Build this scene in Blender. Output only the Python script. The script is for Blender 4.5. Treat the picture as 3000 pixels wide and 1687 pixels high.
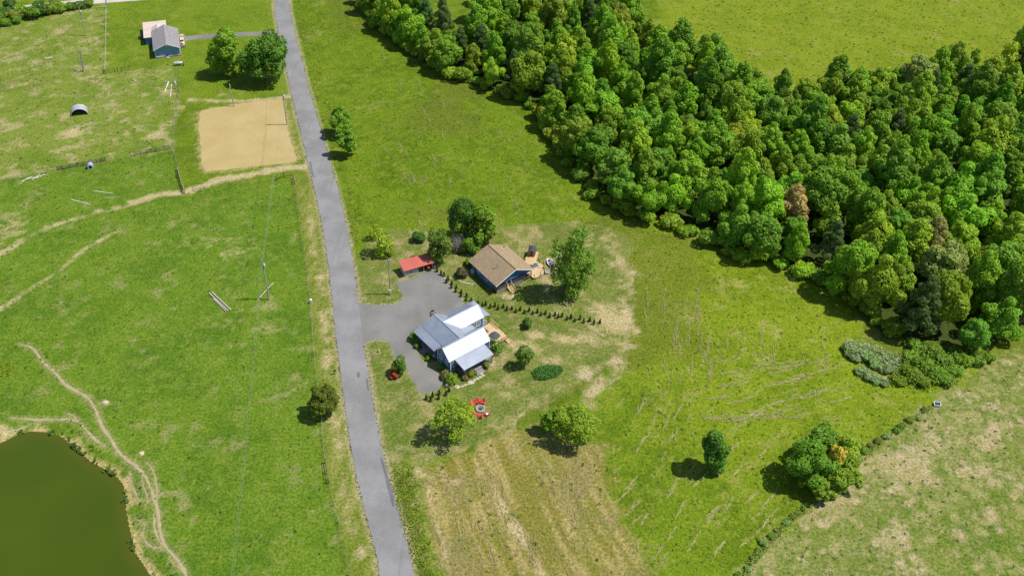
import bpy, math, random
import numpy as np
from mathutils import Vector, Matrix

# ---------------------------------------------------------------- clean
for o in list(bpy.data.objects):
    bpy.data.objects.remove(o, do_unlink=True)
scene = bpy.context.scene
COL = scene.collection
R = math.radians
random.seed(7)
rng = np.random.default_rng(7)

# ---------------------------------------------------------------- camera (drone, 150 m above the fields)
CAM_H, CAM_F, CAM_PITCH, CAM_ROLL = 150.0, 2635.0, R(40.3), R(2.6)
cam_data = bpy.data.cameras.new('drone_camera')
cam = bpy.data.objects.new('drone_camera', cam_data)
COL.objects.link(cam)
cam_data.sensor_fit = 'HORIZONTAL'
cam_data.sensor_width = 36.0
cam_data.lens = 36.0 * CAM_F / 3000.0
cam_data.clip_start = 1.0
cam_data.clip_end = 12000.0
_fw = Vector((0, math.cos(CAM_PITCH), -math.sin(CAM_PITCH)))
_r = Vector((1, 0, 0)); _u = _r.cross(_fw)
_R = _r * math.cos(CAM_ROLL) + _u * math.sin(CAM_ROLL)
_U = -_r * math.sin(CAM_ROLL) + _u * math.cos(CAM_ROLL)
_m = Matrix((_R, _U, -_fw)).transposed().to_4x4()
_m.translation = Vector((0, 0, CAM_H))
cam.matrix_world = _m
scene.camera = cam

# ---------------------------------------------------------------- sky and sun
SUN_EL, SUN_AZ = R(60.0), R(3.5)          # azimuth measured from +X towards +Y
world = bpy.data.worlds.new('World'); scene.world = world; world.use_nodes = True
wn = world.node_tree; wn.nodes.clear()
sky = wn.nodes.new('ShaderNodeTexSky'); sky.sky_type = 'NISHITA'; sky.sun_disc = False
sky.sun_elevation = SUN_EL; sky.sun_rotation = math.pi / 2 - SUN_AZ
sky.air_density = 1.0; sky.dust_density = 0.6; sky.ozone_density = 1.2
bg = wn.nodes.new('ShaderNodeBackground'); bg.inputs[1].default_value = 0.10
wo = wn.nodes.new('ShaderNodeOutputWorld')
wn.links.new(sky.outputs[0], bg.inputs[0]); wn.links.new(bg.outputs[0], wo.inputs[0])
sun_data = bpy.data.lights.new('sun', 'SUN'); sun_data.energy = 4.6; sun_data.angle = R(0.53)
sun_data.color = (1.0, 0.955, 0.87)
sun = bpy.data.objects.new('sun', sun_data); COL.objects.link(sun)
_s = Vector((math.cos(SUN_EL) * math.cos(SUN_AZ), math.cos(SUN_EL) * math.sin(SUN_AZ), math.sin(SUN_EL)))
sun.rotation_euler = _s.to_track_quat('Z', 'Y').to_euler(); sun.location = _s * 300
vs = scene.view_settings
vs.view_transform = 'Standard'; vs.look = 'None'; vs.exposure = 0.35; vs.gamma = 1.0
vs.use_curve_mapping = False

cy = scene.cycles
cy.max_bounces = 4; cy.diffuse_bounces = 2; cy.glossy_bounces = 2; cy.transmission_bounces = 3; cy.transparent_max_bounces = 4
cy.caustics_reflective = False; cy.caustics_refractive = False

# ---------------------------------------------------------------- survey helpers: photo points dropped onto flat ground
def S(x, y, z=0.0):
    d = _fw + _R * ((x - 1500.0) / CAM_F) - _U * ((y - 843.5) / CAM_F)
    t = (z - CAM_H) / d.z
    return Vector((d.x * t, d.y * t, z))
def D(x, y, z=0.0):
    return S(x * 1.16460, y * 1.16460, z)
def XY(pts): return [(p.x, p.y) for p in pts]
K = CAM_H / 116.0            # farm buildings were surveyed at 1:1.293

# ---------------------------------------------------------------- node helpers
class NT:
    def __init__(s, name):
        s.m = bpy.data.materials.new(name); s.m.use_nodes = True
        s.t = s.m.node_tree; s.t.nodes.clear()
        s.out = s.n('ShaderNodeOutputMaterial')
    def n(s, ty): return s.t.nodes.new(ty)
    def put(s, sock, v):
        if isinstance(v, bpy.types.NodeSocket): s.t.links.new(v, sock)
        elif isinstance(v, (tuple, list)):
            v = tuple(v)
            if sock.type == 'RGBA' and len(v) == 3: v = v + (1.0,)
            sock.default_value = v
        else:
            if sock.type == 'RGBA': v = (v, v, v, 1.0)
            elif sock.type == 'VECTOR': v = (v, v, v)
            sock.default_value = v
    def math(s, op, a, b=0.5, c=0.0, clamp=False):
        n = s.n('ShaderNodeMath'); n.operation = op; n.use_clamp = clamp
        s.put(n.inputs[0], a); s.put(n.inputs[1], b); s.put(n.inputs[2], c); return n.outputs[0]
    def mix(s, f, a, b, mode='MIX'):
        n = s.n('ShaderNodeMix'); n.data_type = 'RGBA'; n.blend_type = mode
        s.put(n.inputs[0], f); s.put(n.inputs[6], a); s.put(n.inputs[7], b); return n.outputs[2]
    def pos(s):
        if not hasattr(s, '_p'): s._p = s.n('ShaderNodeTexCoord').outputs['Object']
        return s._p
    def map(s, scale=(1, 1, 1), rot=0.0, loc=(0, 0, 0)):
        n = s.n('ShaderNodeMapping'); s.put(n.inputs[0], s.pos())
        n.inputs['Scale'].default_value = scale; n.inputs['Rotation'].default_value = (0, 0, rot)
        n.inputs['Location'].default_value = loc; return n.outputs[0]
    def noise(s, scale, detail=3.0, rough=0.55, vec=None, dist=0.0):
        n = s.n('ShaderNodeTexNoise'); s.put(n.inputs['Vector'], vec if vec is not None else s.pos())
        n.inputs['Scale'].default_value = scale; n.inputs['Detail'].default_value = detail
        n.inputs['Roughness'].default_value = rough; n.inputs['Distortion'].default_value = dist
        return n.outputs[0]
    def voro(s, scale, vec=None):
        n = s.n('ShaderNodeTexVoronoi'); s.put(n.inputs['Vector'], vec if vec is not None else s.pos())
        n.inputs['Scale'].default_value = scale; return n.outputs[0]
    def ss(s, x, lo, hi):
        n = s.n('ShaderNodeMapRange'); n.interpolation_type = 'SMOOTHSTEP'
        s.put(n.inputs[0], x); n.inputs[1].default_value = lo; n.inputs[2].default_value = hi
        n.inputs[3].default_value = 0.0; n.inputs[4].default_value = 1.0; return n.outputs[0]
    def attr(s, name):
        n = s.n('ShaderNodeAttribute'); n.attribute_name = name; return n.outputs['Fac']
    def bump(s, h, strength, dist):
        n = s.n('ShaderNodeBump'); n.inputs['Strength'].default_value = strength
        n.inputs['Distance'].default_value = dist; s.put(n.inputs['Height'], h); return n.outputs[0]
    def bsdf(s, color, rough=0.8, metal=0.0, spec=0.3, normal=None):
        n = s.n('ShaderNodeBsdfPrincipled'); s.put(n.inputs['Base Color'], color)
        s.put(n.inputs['Roughness'], rough); s.put(n.inputs['Metallic'], metal)
        s.put(n.inputs['Specular IOR Level'], spec)
        if normal is not None: s.put(n.inputs['Normal'], normal)
        s.t.links.new(n.outputs[0], s.out.inputs[0]); return n
def simple(name, col, rough=0.75, metal=0.0, spec=0.3, var=0.25, scale=1.2, bump=0.0, grain=None, dirt=None):
    """plain weathered finish: base colour broken up by two noises, optional stretched grain, optional dirt colour"""
    t = NT(name)
    v = t.map(grain) if grain else t.pos()
    a = t.noise(scale, 4.0, 0.6, v); b = t.noise(scale * 6.3, 3.0, 0.6, v)
    k = t.math('ADD', t.math('MULTIPLY', a, 0.65), t.math('MULTIPLY', b, 0.35))
    lo = tuple(c * (1 - var) for c in col); hi = tuple(min(c * (1 + var), 0.95) for c in col)
    c = t.mix(t.ss(k, 0.3, 0.7), lo, hi)
    if dirt: c = t.mix(t.math('MULTIPLY', t.ss(a, 0.52, 0.75), 0.7), c, dirt)
    nm = t.bump(b, bump, 0.03) if bump else None
    t.bsdf(c, rough, metal, spec, nm)
    return t.m

# ---------------------------------------------------------------- mesh helpers
class MB:
    def __init__(s): s.v = []; s.f = []
    def add(s, vs, fs):
        o = len(s.v); s.v += [tuple(p) for p in vs]; s.f += [tuple(i + o for i in f) for f in fs]; return s
    def box(s, x0, x1, y0, y1, z0, z1):
        return s.add([(x0, y0, z0), (x1, y0, z0), (x1, y1, z0), (x0, y1, z0), (x0, y0, z1), (x1, y0, z1), (x1, y1, z1), (x0, y1, z1)],
                     [(0, 3, 2, 1), (4, 5, 6, 7), (0, 1, 5, 4), (1, 2, 6, 5), (2, 3, 7, 6), (3, 0, 4, 7)])
    def prism(s, poly, axis, t0, t1):
        """extrude a 2-D polygon along an axis ('x': poly=(y,z); 'y': poly=(x,z); 'z': poly=(x,y))"""
        n = len(poly)
        def P(p, t): return {'x': (t, p[0], p[1]), 'y': (p[0], t, p[1]), 'z': (p[0], p[1], t)}[axis]
        vs = [P(p, t0) for p in poly] + [P(p, t1) for p in poly]
        fs = [tuple(range(n)), tuple(range(2 * n - 1, n - 1, -1))] + [(i, i + n, (i + 1) % n + n, (i + 1) % n) for i in range(n)]
        return s.add(vs, fs)
    def slab(s, quad, th):
        """a sheet through 3-4 points, th thick downwards along its normal"""
        q = [Vector(p) for p in quad]; nrm = (q[1] - q[0]).cross(q[2] - q[0]).normalized()
        if nrm.z < 0: nrm = -nrm
        n = len(q); vs = [tuple(p) for p in q] + [tuple(p - nrm * th) for p in q]
        fs = [tuple(range(n)), tuple(range(2 * n - 1, n - 1, -1))] + [(i, i + n, (i + 1) % n + n, (i + 1) % n) for i in range(n)]
        return s.add(vs, fs)
    def tube(s, p0, p1, r0, r1=None, n=6, cap=True):
        r1 = r0 if r1 is None else r1
        p0, p1 = Vector(p0), Vector(p1); d = (p1 - p0)
        if d.length < 1e-6: return s
        d.normalize(); a = d.orthogonal().normalized(); b = d.cross(a)
        vs = []
        for p, r in ((p0, r0), (p1, r1)):
            for i in range(n):
                t = 2 * math.pi * i / n; vs.append(tuple(p + (a * math.cos(t) + b * math.sin(t)) * r))
        fs = [(i, (i + 1) % n, (i + 1) % n + n, i + n) for i in range(n)]
        if cap: fs += [tuple(range(n - 1, -1, -1)), tuple(range(n, 2 * n))]
        return s.add(vs, fs)
    def path(s, pts, r, n=5):
        for a, b in zip(pts[:-1], pts[1:]): s.tube(a, b, r, r, n)
        return s
    def bar(s, p0, p1, w, h):
        p0, p1 = Vector(p0), Vector(p1); d = (p1 - p0).normalized()
        up = Vector((0, 0, 1)) if abs(d.z) < 0.95 else Vector((0, 1, 0))
        a = d.cross(up).normalized() * (w / 2); b = a.cross(d).normalized() * (h / 2)
        vs = [tuple(p + x) for p in (p0, p1) for x in (-a - b, a - b, a + b, -a + b)]
        return s.add(vs, [(0, 1, 2, 3), (7, 6, 5, 4), (0, 4, 5, 1), (1, 5, 6, 2), (2, 6, 7, 3), (3, 7, 4, 0)])
    def lathe(s, prof, n=16, c=(0, 0, 0)):
        vs = []; fs = []; m = len(prof)
        for i in range(n):
            t = 2 * math.pi * i / n
            vs += [(c[0] + r * math.cos(t), c[1] + r * math.sin(t), c[2] + z) for r, z in prof]
        for i in range(n):
            for j in range(m - 1):
                a, b = i * m + j, ((i + 1) % n) * m + j; fs.append((a, b, b + 1, a + 1))
        return s.add(vs, fs)
    def mesh(s, name, mat, smooth=False):
        me = bpy.data.meshes.new(name); me.from_pydata(s.v, [], s.f)
        if mat: me.materials.append(mat)
        import bmesh
        bm = bmesh.new(); bm.from_mesh(me); bmesh.ops.recalc_face_normals(bm, faces=bm.faces[:]); bm.to_mesh(me); bm.free()
        if smooth: me.polygons.foreach_set('use_smooth', [True] * len(me.polygons))
        return me
    def build(s, name, mat, parent=None, smooth=False, kind=None):
        return link(name, s.mesh(name, mat, smooth), parent, kind)
def link(name, data, parent=None, kind=None):
    o = bpy.data.objects.new(name, data); COL.objects.link(o)
    if parent: o.parent = parent
    if kind: o['kind'] = kind
    return o
def tag(o, label, cat, group=None):
    o['label'] = label; o['category'] = cat
    if group: o['group'] = group
    return o
def thing(name, label, cat, loc=(0, 0, 0), rz=0.0, group=None, scale=None):
    o = bpy.data.objects.new(name, None); COL.objects.link(o); o.empty_display_size = 0.3
    o.location = loc; o.rotation_euler = (0, 0, rz)
    if scale: o.scale = (scale,) * 3 if not isinstance(scale, tuple) else scale
    return tag(o, label, cat, group)
def copy_tree(o, parent=None):
    c = o.copy(); COL.objects.link(c); c.parent = parent
    for ch in list(o.children): copy_tree(ch, c)
    return c
def catmull(pts, step=1.5, closed=False):
    P = [np.array(p[:2], float) for p in pts]; out = []
    n = len(P); rngi = range(n if closed else n - 1)
    for i in rngi:
        p1, p2 = P[i], P[(i + 1) % n]
        p0 = P[i - 1] if (closed or i > 0) else p1 - (p2 - p1)
        p3 = P[(i + 2) % n] if (closed or i + 2 < n) else p2 + (p2 - p1)
        k = max(1, int(np.linalg.norm(p2 - p1) / step))
        for j in range(k):
            t = j / k
            out.append(0.5 * ((2 * p1) + (-p0 + p2) * t + (2 * p0 - 5 * p1 + 4 * p2 - p3) * t * t + (-p0 + 3 * p1 - 3 * p2 + p3) * t ** 3))
    if not closed: out.append(P[-1])
    return [tuple(p) for p in out]
def seg_dist(X, Y, pts, closed=False):
    best = np.full(X.shape, 1e9)
    n = len(pts)
    for i in range(n if closed else n - 1):
        ax, ay = pts[i][0], pts[i][1]; bx, by = pts[(i + 1) % n][0], pts[(i + 1) % n][1]
        dx, dy = bx - ax, by - ay; L = dx * dx + dy * dy + 1e-9
        t = np.clip(((X - ax) * dx + (Y - ay) * dy) / L, 0, 1)
        best = np.minimum(best, (X - ax - t * dx) ** 2 + (Y - ay - t * dy) ** 2)
    return np.sqrt(best)
def inside(X, Y, pts):
    c = np.zeros(X.shape, bool); n = len(pts)
    for i in range(n):
        ax, ay = pts[i][0], pts[i][1]; bx, by = pts[(i + 1) % n][0], pts[(i + 1) % n][1]
        if ay == by: continue
        c ^= ((ay > Y) != (by > Y)) & (X < (bx - ax) * (Y - ay) / (by - ay) + ax)
    return c
def sdf(X, Y, pts):
    d = seg_dist(X, Y, pts, True); return np.where(inside(X, Y, pts), d, -d)
# ================================================================ the land: survey lines (photo pixels -> ground metres)
ROAD_L = [(802,0),(815,91),(838,185),(853,271),(875,348),(896,444),(903,479),(915,514),(926,560),(941,641),(958,734),(970,823),(976,881),(983,950),(989,1004),(996,1070),(1003,1120),(1017,1218),(1037,1343),(1057,1437),(1076,1515),(1100,1601),(1124,1687)]
ROAD_R = [(841,0),(859,83),(879,166),(900,247),(917,309),(935,371),(950,425),(969,491),(989,560),(1008,633),(1020,687),(1031,753),(1041,823),(1047,881),(1053,950),(1061,997),(1067,1024),(1074,1070),(1081,1120),(1096,1206),(1115,1327),(1139,1406),(1160,1484),(1182,1554),(1201,1617),(1220,1687)]
def road_edges():
    l = np.array([tuple(S(*p).xy) for p in ROAD_L]); r = np.array([tuple(S(*p).xy) for p in ROAD_R])
    ys = np.arange(84.0, 350.0, 2.0)
    def at(a):
        a = a[np.argsort(a[:, 1])]; x = np.interp(ys, a[:, 1], a[:, 0])
        return np.convolve(np.pad(x, 3, mode='edge'), np.ones(7) / 7, 'valid')
    xl, xr = at(l), at(r)
    c = (xl + xr) / 2; w = (xr - xl) / 2
    w = np.convolve(np.pad(w, 12, mode='edge'), np.ones(25) / 25, 'valid')
    Y = list(ys); C = list(c); W = list(w)
    s0 = (c[4] - c[0]) / 8.0; s1 = (c[-1] - c[-5]) / 8.0
    pre = [(c[0] - s0 * k, ys[0] - k, w[0]) for k in (400, 200, 100, 50, 25, 10)]
    post = [(c[-1] + s1 * k, ys[-1] + k, w[-1]) for k in (10, 25, 50, 100, 200, 600, 1500)]
    return pre + list(zip(C, Y, W)) + post
ROAD = road_edges()
ROAD_C = [(p[0], p[1]) for p in ROAD]
DRIVE = [(1046,889),(1087,895),(1130,893),(1160,891),(1176,878),(1183,870),(1174,856),(1168,840),(1157,829),(1164,824),(1193,821),(1207,815),(1226,806),(1248,796),(1271,790),(1281,794),(1300,811),(1327,848),(1358,886),(1340,930),(1245,960),(1215,985),(1203,996),(1222,1030),(1244,1065),(1281,1098),(1300,1119),(1291,1136),(1263,1147),(1244,1154),(1234,1152),(1216,1126),(1185,1070),(1162,1051),(1150,1023),(1136,1001),(1121,991),(1082,997),(1066,1010),(1056,1000),(1052,950)]
DRIVE_W = catmull([S(*p).xy for p in DRIVE], 1.2, True)
_rg = np.random.default_rng(3)
DRIVE_W = [(x + _rg.normal(0, .10), y + _rg.normal(0, .13)) for x, y in DRIVE_W]
WATER_Z = -0.7
PZ = lambda x, y: S(.5085 * x, 950 + .5085 * y, WATER_Z)
POND = [(0,690),(100,640),(180,618),(260,625),(350,650),(400,690),(450,735),(520,795),(600,840),(670,885),(705,930),(715,1000),(725,1100),(745,1200),(770,1310),(820,1390),(860,1449),(920,1540),(960,1700),(700,1900),(-500,1900),(-900,1300),(-300,840)]
POND_W = catmull([PZ(*p).xy for p in POND], 2.0, True)
PLOT = [(502,288),(520,277),(600,262),(655,256),(708,251),(716,275),(722,310),(729,350),(740,385),(744,404),(720,411),(660,417),(600,424),(540,429),(513,428),(508,395),(503,340)]
PLOT_W = catmull([D(*p).xy for p in PLOT], 1.5, True)
PLOT_W = [(x + _rg.normal(0, .22), y + _rg.normal(0, .22)) for x, y in PLOT_W]
ZONES = {
 'pasture': [(-400,470),(0,455),(60,447),(200,422),(430,382),(452,470),(470,487),(735,452),(745,500),(757,580),(770,660),(782,760),(797,930),(807,1050),(820,1170),(845,1290),(880,1449),(920,1600),(600,1900),(-700,1900),(-700,900)],
 'paddock': [(-500,140),(0,62),(60,50),(150,32),(230,18),(266,4),(266,182),(330,178),(440,160),(448,250),(437,330),(430,382),(200,422),(60,447),(0,455),(-400,470)],
 'verge': [(690,245),(735,245),(795,430),(830,650),(850,830),(880,1030),(930,1260),(985,1449),(1030,1600),(920,1600),(880,1449),(845,1290),(820,1170),(807,1050),(797,930),(782,760),(770,660),(757,580),(745,500),(735,452),(760,420)],
 'lawn': [(905,640),(930,600),(985,575),(1060,580),(1140,590),(1250,570),(1350,563),(1450,558),(1540,573),(1592,603),(1600,625),(1577,660),(1562,715),(1585,770),(1587,830),(1570,880),(1500,960),(1420,1000),(1340,1030),(1280,1075),(1180,1130),(1110,1155),(1050,1163),(975,1165),(950,1130),(935,1000),(915,850),(905,770),(893,690)],
 'straw': [(1048,1185),(1080,1172),(1150,1150),(1240,1105),(1310,1070),(1380,1085),(1470,1110),(1520,1120),(1528,1180),(1540,1240),(1565,1310),(1600,1370),(1640,1440),(1720,1600),(1120,1600),(1082,1400),(1068,1300),(1056,1230)],
 'tan': [(1845,1470),(1900,1400),(1960,1345),(2040,1270),(2110,1215),(2160,1165),(2240,1085),(2300,1045),(2380,985),(2470,920),(2530,885),(2620,860),(2900,740),(3000,1700),(1750,1700)],
 'mown': [(272,-40),(690,-40),(706,80),(735,245),(480,262),(448,250),(440,160),(330,178),(272,182)],
 'forest': [(850,-40),(930,55),(1000,112),(1050,158),(1150,203),(1230,238),(1310,258),(1352,300),(1400,350),(1432,400),(1455,450),(1505,500),(1560,540),(1640,570),(1730,592),(1830,640),(1950,682),(2080,722),(2150,790),(2205,845),(2290,880),(2370,900),(2450,905),(2520,885),(2700,820),(2900,700),(2900,60),(2576,140),(2480,185),(2330,215),(2200,235),(2080,255),(1980,255),(1850,225),(1790,195),(1700,175),(1645,60),(1620,-60)],
 'far': [(1640,-200),(1650,60),(1700,175),(1790,195),(1850,225),(1980,255),(2080,255),(2200,235),(2330,215),(2480,185),(2576,140),(2900,60),(3200,-200)],
 'ditch': [(985,1165),(1050,1163),(1060,1185),(1062,1260),(1078,1340),(1100,1400),(1140,1500),(1060,1500),(1020,1370),(985,1250),(968,1180)],
}
ZW = {k: XY([D(*p) for p in v]) for k, v in ZONES.items()}
B5 = lambda x, y: S(.5085 * x, 950 + .5085 * y)
PATHS = [  # cattle paths: width, points
 (0.62, [B5(*p) for p in [(115,112),(190,140),(250,220),(310,270),(370,340),(420,375),(480,405),(525,445),(560,520),(590,590),(640,660),(680,730),(740,785),(805,835),(850,900),(885,990),(910,1080),(920,1170),(940,1250),(990,1320),(1040,1380),(1075,1449),(1110,1520)]]),
 (0.5, [B5(*p) for p in [(60,538),(100,540),(200,545),(330,545),(400,547),(450,560),(500,610),(550,665),(610,705)]]),
 (0.3, [B5(*p) for p in [(385,512),(420,525),(450,555)]]),
 (0.4, [B5(*p) for p in [(680,740),(665,728)]]),
 (0.35, [B5(*p) for p in [(815,860),(825,930),(845,985),(852,1035)]]),
 (0.45, [B5(*p) for p in [(885,1090),(892,1180),(915,1240),(935,1275)]]),
 (0.3, [B5(*p) for p in [(845,790),(885,850),(900,920),(907,990)]]),
 (0.4, [B5(*p) for p in [(745,840),(750,905),(765,935),(800,1020)]]),
 (0.5, [B5(*p) for p in [(790,1110),(830,1150),(820,1210),(860,1270),(930,1290)]]),
 (0.5, [B5(*p) for p in [(0,610),(60,605),(120,590),(165,570)]]),
]
TRACKS = [  # vehicle tracks and worn strips: half width, strength, points
 (1.7, 1.0, [D(*p) for p in [(800,421),(775,419),(700,425),(640,435),(590,446),(540,458)]]),
 (1.5, .85, [D(*p) for p in [(540,458),(470,482),(400,490),(330,512)]]),
 (1.2, .58, [D(*p) for p in [(330,512),(200,548),(100,582),(0,640),(-100,700)]]),
 (0.85, .6, [D(*p) for p in [(-60,800),(0,778),(60,738),(150,680),(220,622),(290,585)]]),
 (1.2, .85, [D(*p) for p in [(480,252),(560,255),(650,252),(700,247),(745,240)]]),
 (1.2, .42, [D(*p) for p in [(770,490),(786,590),(806,700),(815,800),(828,960),(843,1080),(868,1250),(905,1400)]]),
 (0.7, .5, [D(*p) for p in [(1050,1183),(1062,1195),(1110,1205),(1150,1212)]]),
 (1.1, .6, [D(*p) for p in [(1205,1185),(1240,1230),(1275,1290),(1310,1350),(1345,1410),(1370,1470)]]),
 (0.5, .45, [D(*p) for p in [(1075,1215),(1090,1300),(1110,1350),(1135,1449)]]),
 (2.2, .55, [D(*p) for p in [(1592,690),(1572,740),(1586,800),(1580,860),(1545,930),(1500,975),(1470,1010)]]),
 (0.5, .5, [D(*p) for p in [(1250,1110),(1290,1075),(1300,1050),(1320,1040)]]),
]
BLOTS = [  # worn / sandy patches: centre, radius (m), strength
 ((178,340),(4.5,3.2),1.0),((1530,800),(4.2,6.0),.85),((1505,775),(3.5,3.0),.6),((1470,940),(2.2,2.2),1.2),((1455,955),(1.2,1.2),.6),
 ((1390,905),(4.0,1.6),.95),((1330,870),(4.8,1.8),.9),((1500,620),(6.0,3.0),.45),((1545,650),(3.5,4.0),.4),((1425,855),(6,1.6),.85),((1360,845),(5,1.5),.7),
 ((1230,985),(3.5,3.0),.3),((1275,990),(3.5,3.0),.3),((1010,800),(2.0,2.0),.3),((1270,742),(1.8,1.0),.8),((560,240),(3,1.2),.4),((1395,660),(4.0,3.0),.55),((1375,700),(3,2.5),.4),((1420,640),(4,2.5),.6),
 ((5,1085),(2.2,1.6),1.0),((1000,1180),(1.5,1.0),.5),((385,340),(2.5,6.0),.55),((330,385),(8,3.5),.35),((440,270),(4,3.5),.45),((265,1013),(.8,.6),1.0),((355,1140),(.7,.6),1.0),
 ((60,205),(5,5),.30),((25,210),(3,5),.35),((5,590),(5,8),.5),((480,990),(2,2),.0),((600,790),(9,7),.22),((640,820),(7,9),.2),((560,620),(10,6),.28),
]
# ---------------------------------------------------------------- ground sheet
FARS = np.array([10, 40, 120, 400, 1500, 6000.])
gx = np.concatenate([-238 - FARS[::-1], np.arange(-238, 238.1, .65), 238 + FARS])
gy = np.concatenate([76 - FARS[::-1], np.arange(76, 250, .6), np.arange(250, 400.1, .9), 400 + FARS])
GX, GY = np.meshgrid(gx, gy); nx, ny = len(gx), len(gy)
fx, fy = GX.ravel(), GY.ravel()
def near(pts, margin, fn, out):
    """evaluate fn only for ground points close to a survey line"""
    p = np.array([q[:2] for q in pts]); lo = p.min(0) - margin; hi = p.max(0) + margin
    k = (fx > lo[0]) & (fx < hi[0]) & (fy > lo[1]) & (fy < hi[1])
    r = np.full(len(fx), out, float); r[k] = fn(fx[k], fy[k]); return r
def zsdf(pts, margin=12.0): return near(pts, margin, lambda X, Y: sdf(X, Y, pts), -margin)
def zdist(pts, margin=12.0): return near(pts, margin, lambda X, Y: seg_dist(X, Y, pts), margin)
def sstep(x, a, b):
    t = np.clip((x - a) / (b - a), 0, 1); return t * t * (3 - 2 * t)
def ground_z(d): return np.where(d > 0, WATER_Z - np.clip(d * .4, 0, 2.2), WATER_Z * sstep(d, -4.5, 0))
def vnoise(freq, seed, octv=4, rough=.6, sx=1.0, sy=1.0, rot=0.0):
    g = np.random.default_rng(seed); tot = np.zeros(len(fx)); amp = 1.0; f = freq
    cx, cy = np.clip(fx, -700, 700), np.clip(fy, -300, 900)
    X0 = (cx * math.cos(rot) - cy * math.sin(rot)) * sx; Y0 = (cx * math.sin(rot) + cy * math.cos(rot)) * sy
    for _ in range(octv):
        a = (X0 + 1500) * f; b = (Y0 + 1500) * f; ia = np.floor(a).astype(int); ib = np.floor(b).astype(int)
        u = a - ia; v = b - ib; u = u * u * (3 - 2 * u); v = v * v * (3 - 2 * v)
        T = g.random((512, 512)); q = lambda i, j: T[i % 512, j % 512]
        tot += amp * ((q(ia, ib) * (1 - u) + q(ia + 1, ib) * u) * (1 - v) + (q(ia, ib + 1) * (1 - u) + q(ia + 1, ib + 1) * u) * v)
        amp *= rough; f *= 2.03
    core = (np.abs(fx) < 240) & (fy > 70) & (fy < 402)
    return .5 + (tot - tot[core].mean()) / tot[core].std() * .125
dp = zsdf(POND_W); gz = ground_z(dp)
n_big, n_med, n_warp = vnoise(.03, 1, 4), vnoise(.13, 2, 4), vnoise(.3, 3, 3, .65)
n_alt, n_pat, n_sml = vnoise(.35, 4, 3, .8), vnoise(.17, 5, 4, .72), vnoise(.75, 6, 2, .8)
n_str, n_str2 = vnoise(.9, 8, 2, .7, 1, .1, R(8)), vnoise(.8, 9, 3, .75, 1, .1, R(-26))
wp, wf = n_warp - .5, n_sml - .5
C3 = lambda c: np.array(c, float)[None, :]
def lerp(c, d, f): return c + (d - c) * np.asarray(f)[:, None]
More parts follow.
